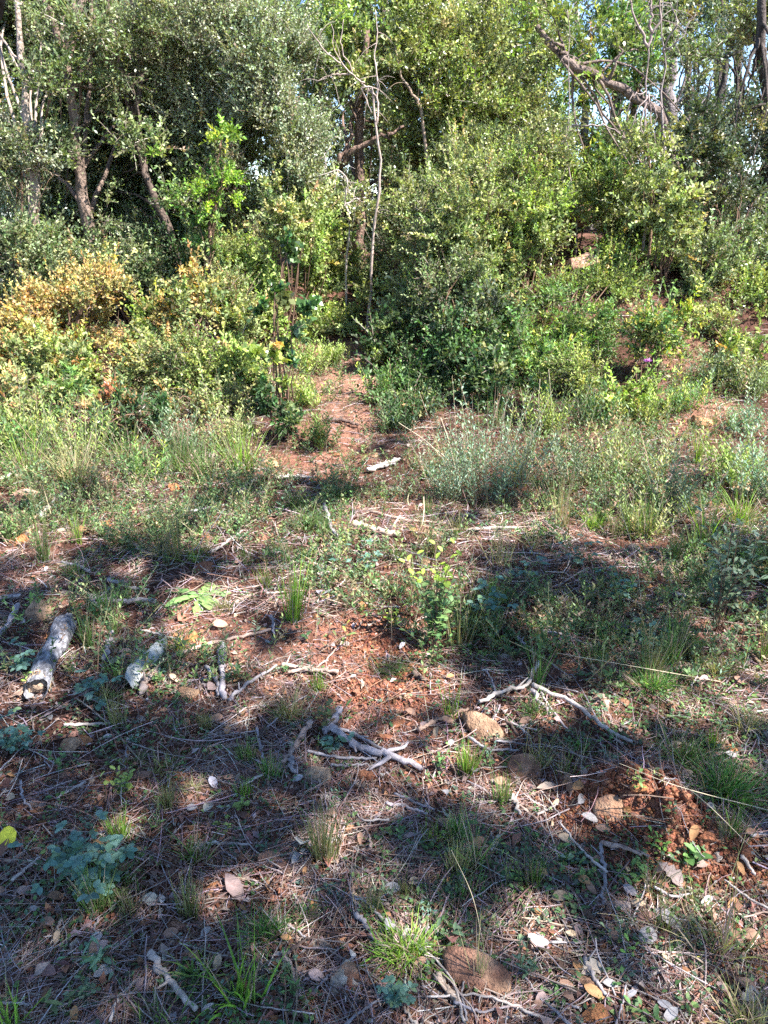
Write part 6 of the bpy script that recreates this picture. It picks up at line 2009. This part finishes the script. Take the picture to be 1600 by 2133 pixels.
for k, (px, py, h, w, st, ln, L, sh, pal, desc) in enumerate([
        (1070, 1850, 20, 60, 4, 4, .026, 'round', H_GRN, '!leafy green rosette left of the others at the lower right'), (1160, 1800, 20, 60, 4, 4, .024, 'round', H_GRN, '!leafy green rosette at the back of the lower right ones'),
        (1205, 1840, 20, 60, 4, 4, .026, 'oval', H_GRN, '!dark leafy rosette beside the knobbly grey stick'), (1320, 1830, 22, 70, 4, 4, .034, 'oval', H_GRN, '!broad-leaved green rosette below the heaped soil'),
        (1370, 1770, 50, 50, 3, 6, .022, 'lobed', [((.22, .40, .08), 1)], '!bright green weed in sunlight on the red soil'), (1430, 1790, 22, 90, 4, 4, .046, 'oval', H_GRN, '!broad green rosette on the red soil edge'),
        (965, 1745, 30, 70, 4, 4, .034, 'oval', H_GRN, '!soft oval-leaved herb right of the feathery low grass'), (930, 1955, 40, 50, 3, 4, .036, 'oval', H_DUL, '!dull oval-leaved herb right of the bright tuft'),
        (1045, 2010, 30, 40, 2, 3, .030, 'oval', H_GRN, '!two oval leaves at the right shoulder of the wedge rock'), (1150, 2085, 30, 60, 4, 4, .028, 'oval', H_GRN, '!green herb at the bottom, right of the wedge rock'),
        (1340, 2110, 26, 60, 3, 4, .030, 'oval', H_GRN, 'sunlit green herb'), (1310, 1995, 36, 30, 2, 4, .022, 'lobed', [((.22, .40, .08), 1)], 'bright lime little herb'),
        (810, 1500, 22, 40, 3, 4, .020, 'lance', H_BLU, 'small bluish rosette'), (690, 1660, 20, 50, 3, 4, .02, 'lance', H_BLU, 'small bluish rosette'), (520, 1635, 26, 50, 3, 5, .022, 'lance', H_GRN, '!small green lance-leaved rosette beside the wavy twig'),
        (480, 1690, 20, 60, 3, 3, .022, 'oval', [((.3, .33, .26), 1)], '!wilting whitish-green rosette left of the dusky grass'), (500, 1480, 26, 60, 3, 5, .020, 'lance', H_GRN, 'green rosette'),
        (215, 2000, 50, 130, 4, 4, .055, 'lance', [((.13, .24, .14), 1)], '!long-leaved grey-green rosette at the lower left'), (130, 2090, 40, 100, 3, 4, .05, 'lance', [((.17, .22, .09), 1)], 'long-leaved olive rosette'),
        (800, 1790, 40, 40, 3, 6, .014, 'lobed', H_GRN, 'small upright green weed'), (1280, 1540, 30, 110, 6, 5, .022, 'oval', H_GRN, '!fresh green low herbs at the end of the slanting stick'),
        (1330, 1640, 24, 60, 3, 4, .022, 'oval', [((.22, .36, .10), 1)], 'pale green herb'), (75, 1430, 40, 60, 4, 5, .022, 'oval', [((.32, .46, .10), 1)], '!sunlit lime herb at the near end of the log'),
        (140, 1400, 36, 40, 3, 4, .020, 'oval', [((.30, .42, .10), 1)], '!sunlit yellow-green sprig right of the log end'), (820, 1300, 50, 50, 4, 5, .026, 'lobed', [((.40, .52, .08), 1)], '!glowing yellow-green weed left of the bright-leafed seedling'),
        (570, 1140, 44, 50, 3, 6, .020, 'lobed', [((.40, .30, .08), 1), ((.22, .36, .08), 1)], '!orange-tipped green weed at the middle of the clearing'), (720, 1140, 60, 60, 4, 6, .020, 'lobed', [((.3, .34, .08), 1)], '!yellow-green weed by the sunlit fallen branch'),
        (330, 1100, 40, 90, 6, 5, .016, 'lobed', H_GRN, 'feathery green herb'), (560, 1030, 40, 60, 4, 5, .02, 'lobed', H_GRN, 'low green herb'), (690, 940, 30, 40, 4, 5, .022, 'oval', [((.25, .10, .04), 1), ((.12, .14, .05), 1)], '!rusty-leaved seedling in the path'),
        (720, 990, 36, 70, 5, 5, .022, 'oval', H_GRN, 'small green herb'), (1430, 830, 50, 60, 4, 6, .028, 'lance', H_GRN, 'sunlit green herb'), (860, 920, 40, 60, 4, 6, .022, 'oval', H_GRN, 'dark herb')]):
    lab = desc[1:] if desc.startswith('!') else unique_label(desc, px, py)
    if lab:
        leafy(px, py, h, w, lab, 40 + k, pal, st, ln, L, .5 if sh != 'lance' else .28, sh, .5, False, scol=(.14, .17, .07), start=.2)

rng = np.random.default_rng(654)
nh = 0
for _ in range(900):
    if nh >= 75:
        break
    x, y = scatter(rng, 1, 1.25, 1.1, 4.6, .52)
    q = ground_pts(x, y)[0]
    px, py = ground_at_px(q)
    if not (10 < px < 1590 and 1000 < py < 2110):
        continue
    if rng.random() > .2 + float(field(x, y, GREEN, .6)[0]):
        continue
    cn, pal_ = [('green', H_GRN), ('bluish', H_BLU), ('dull', H_DUL), ('yellowish', [((.22, .30, .08), 1)])][rng.choice(4, p=[.4, .2, .25, .15])]
    sh = ['oval', 'lance', 'lobed', 'round'][rng.integers(4)]
    fl_ = rng.random() < .55
    hh = (.02 + .02 * rng.random()) if fl_ else (.05 + .08 * rng.random())
    dep = float((q - CAMP) @ FWD)
    lab = unique_label({'oval': 'oval-leaved', 'lance': 'narrow-leaved', 'lobed': 'lobed-leaved', 'round': 'round-leaved'}[sh] + ' ' + cn + (' ground-hugging' if fl_ else ' upright') + ' weed', px, py)
    if lab:
        leafy(px, py, hh * FPX / dep, .07 * FPX / dep, lab, 800 + _, pal_, 3 + int(rng.integers(4)), 5, .012 + .014 * rng.random(), .3 if sh == 'lance' else .6, sh, .6, name='weed', cat='weed', scol=(.14, .16, .08), start=.2)
        nh += 1

leafy(680, 1530, 120, 60, 'little dark oak seedling with holly-like leaves, beside the grey stub', 90, H_OAK, 3, 5, .040, .62, 'lobed', .22, name='oak_seedling', cat='seedling', scol=(.20, .12, .08), sw=.002, mat=M_LEAF, start=.3)
leafy(700, 1500, 30, 70, 'low pale green leaves at the foot of the oak seedling', 91, H_GRN, 3, 3, .05, .28, 'lance', .5, start=.1)
leafy(715, 1360, 75, 70, 'small seedling with yellow-tipped drooping leaves on the red soil', 92, [((.14, .18, .06), 1)], 2, 4, .040, .40, 'lobed', .25, name='oak_seedling', cat='seedling', tip=(.42, .42, .08), start=.6)
leafy(905, 1350, 235, 190, 'bright-leafed seedling standing in sunlight right of the red soil', 93, [((.17, .27, .10), 3), ((.11, .20, .09), 2)], 18, 9, .043, .6, 'oval', .28, name='seedling', cat='seedling', tip=(.34, .46, .07), scol=(.16, .10, .07), sw=.0019, group='seedlings in the clearing')
leafy(900, 1390, 110, 120, 'green leafy herb at the foot of the bright-leafed seedling', 94, H_GRN, 8, 6, .024, .55, 'oval', .4)
leafy(1490, 1320, 250, 190, 'drab grey-green rockrose on thin brown stems at the right', 95, [((.15, .21, .13), 3), ((.11, .16, .09), 2), ((.20, .25, .17), 1)], 15, 11, .050, .42, 'oval', .36, name='rockrose', cat='shrub', scol=(.20, .12, .08), sw=.0022, start=.45)
leafy(1560, 1200, 150, 80, 'tall pale grey-green sprig at the right edge beyond the drab rockrose', 96, [((.18, .25, .17), 1)], 3, 9, .040, .45, 'oval', .2, name='rockrose', cat='shrub', scol=(.25, .18, .12), sw=.0020, start=.3)
leafy(1555, 1360, 110, 60, 'small grey-green sprig with pointed leaves at the right edge', 97, [((.17, .24, .12), 1)], 2, 8, .034, .36, 'oval', .2, name='rockrose', cat='shrub', scol=(.25, .15, .1), sw=.0020, start=.4)
leafy(150, 870, 90, 100, 'mint-green broad-leaved herb before the orange-tipped bush', 98, [((.13, .26, .11), 1)], 7, 7, .05, .5, 'lobed', .45)
leafy(960, 900, 110, 50, 'pale upright mullein-like plant rising out of the silvery shrub', 99, [((.30, .40, .27), 1)], 2, 9, .06, .3, 'lance', .12, name='herb', start=.2)


# pale green rosette with large crinkled leaves lying on the ground
def rosette(px, py, R, n, pal, label, seed, name='rosette_weed'):
    rng = np.random.default_rng(seed)
    g = at(px, py)
    dep = float((g - CAMP) @ FWD)
    r = R * dep / FPX
    a = np.sort(rng.random(n) * 6.28)
    A = np.stack([np.cos(a), np.sin(a), .18 + .3 * rng.random(n)], -1)
    mb = MB()
    N = np.stack([-.4 * np.cos(a), -.4 * np.sin(a), np.ones(n)], -1) + rng.normal(size=(n, 3)) * .2
    L = r * (.35 + .75 * rng.random(n))
    ovals(mb, np.zeros((n, 3)) + np.array([0, 0, .008]), A, N, L, L * .30, pick(rng, n, pal, .16), curl=.35, shape='lobed')
    o = mb.build(name, M_SOFT, smooth=True)
    o.location = g.tolist()
    return tag(o, label, 'weed', 'leafy herbs in the clearing')


rosette(418, 1246, 72, 24, [((.24, .38, .12), 3), ((.18, .31, .10), 2)], 'pale green rosette weed with crinkled lobed leaves flat on the ground', 7)
rosette(640, 1850, 40, 7, H_BLU, 'small dull bluish rosette left of the sunlit straw', 8)

# the purple flower among the bushes
g = W(1350, 750, 5.35)
gz = float(hgt(g[0], g[1]))
root = empty('flower', (g[0], g[1], gz), 'single purple thistle-like flower on a thin stalk before the yellow-tipped bush', 'flower')
rng = np.random.default_rng(3)
mb = MB()
n = 90
a = rng.random(n) * 6.28
hz = g[2] - gz
PB = np.tile([0, 0, hz - .012], (n, 1)) + rng.normal(size=(n, 3)) * .003
D = nrm(np.stack([np.cos(a), np.sin(a), .35 + .9 * rng.random(n)], -1))
blades(mb, PB, D, .032, .005, pick(rng, n, [((.50, .16, .62), 3), ((.62, .26, .72), 2)]), bend=.15, rows=4, rng=rng)
mb.build('petals', M_SOFT, root)
mb = MB()
tube(mb, np.array([[0, 0, hz - .028], [0, 0, hz - .018], [0, 0, hz - .006]]), [.004, .009, .006], (.14, .18, .08), 8)
mb.build('flower_head', M_TWIG, root, smooth=True)
mb = MB()
tube(mb, bez([[.02, .01, -.02], [.01, 0, hz * .5], [0, 0, hz - .026]], 10), .0028, (.15, .2, .08), 6)
mb.build('stalk', M_TWIG, root, smooth=True)


# long dry stalks that cross the view, each rooted in the ground
def stalk(pts, w, col, label, seed, name='dry_stalk'):
    """pts: [(px, py, height above the ground)]"""
    rng = np.random.default_rng(seed)
    P = []
    for (px, py, hh, base_py) in pts:
        b = at(px, base_py)
        P.append(W(px, py, b[1]) if hh is None else b + np.array([0, 0, hh]))
    P = np.array(P)
    q = bez(P, 20)
    dep = float((q[10] - CAMP) @ FWD)
    r = w / 4.6 * dep / FPX
    mb = MB()
    c = q[0].copy()
    tube(mb, q - c, r * np.linspace(1.2, .7, 20), col, 5)
    o = mb.build(name, M_STRAW, smooth=True)
    o.location = c.tolist()
    return tag(o, label, 'stalk', 'long dry stalks')


ST = (.55, .46, .32)
for k, (pts, w, lab) in enumerate([
        ([(1600, 1700, 0.02, 1700), (1420, 1640, None, 1700), (1290, 1590, None, 1700)], 4, 'long tan stalk bowing across the big dark grass clump'),
        ([(1590, 1790, 0, 1790), (1450, 1655, None, 1760), (1350, 1600, None, 1750)], 3, 'second tan stalk nearer than the bowed one'),
        ([(1500, 1425, 0.01, 1425), (1360, 1395, None, 1430), (1160, 1360, None, 1430)], 3.5, 'long pale stalk leaning left over the right-hand grass'),
        ([(1010, 1985, 0, 1985), (985, 1870, None, 1985), (940, 1770, None, 1985)], 3, 'thin tan stalk rising beyond the wedge rock'),
        ([(1398, 2015, 0, 2015), (1396, 1980, None, 2015), (1394, 1950, None, 2015)], 6, 'short green seed spike at the lower right'),
        ([(960, 1010, 0, 1010), (900, 930, None, 1000), (830, 880, None, 1000)], 4, 'drooping dry stalk leaning over the path'),
        ([(975, 1015, 0, 1015), (925, 950, None, 1005), (870, 915, None, 1005)], 4, 'lower drooping dry stalk beside the path'),
        ([(950, 985, 0, 985), (935, 920, None, 985), (918, 870, None, 985)], 6, 'straight tan stalk beside the silvery shrub'),
        ([(1340, 1300, 0, 1300), (1325, 1170, None, 1300), (1290, 1050, None, 1300)], 3, 'tall thin tan stalk left of the drab rockrose'),
        ([(1150, 900, 0, 900), (1148, 830, None, 900), (1143, 770, None, 900)], 4, 'tall dry brown stem behind the grey-green scrub'),
        ([(1128, 905, 0, 905), (1122, 840, None, 905), (1125, 790, None, 905)], 4, 'shorter dry brown stem behind the grey-green scrub')]):
    stalk(pts, w, ST, lab, 700 + k)
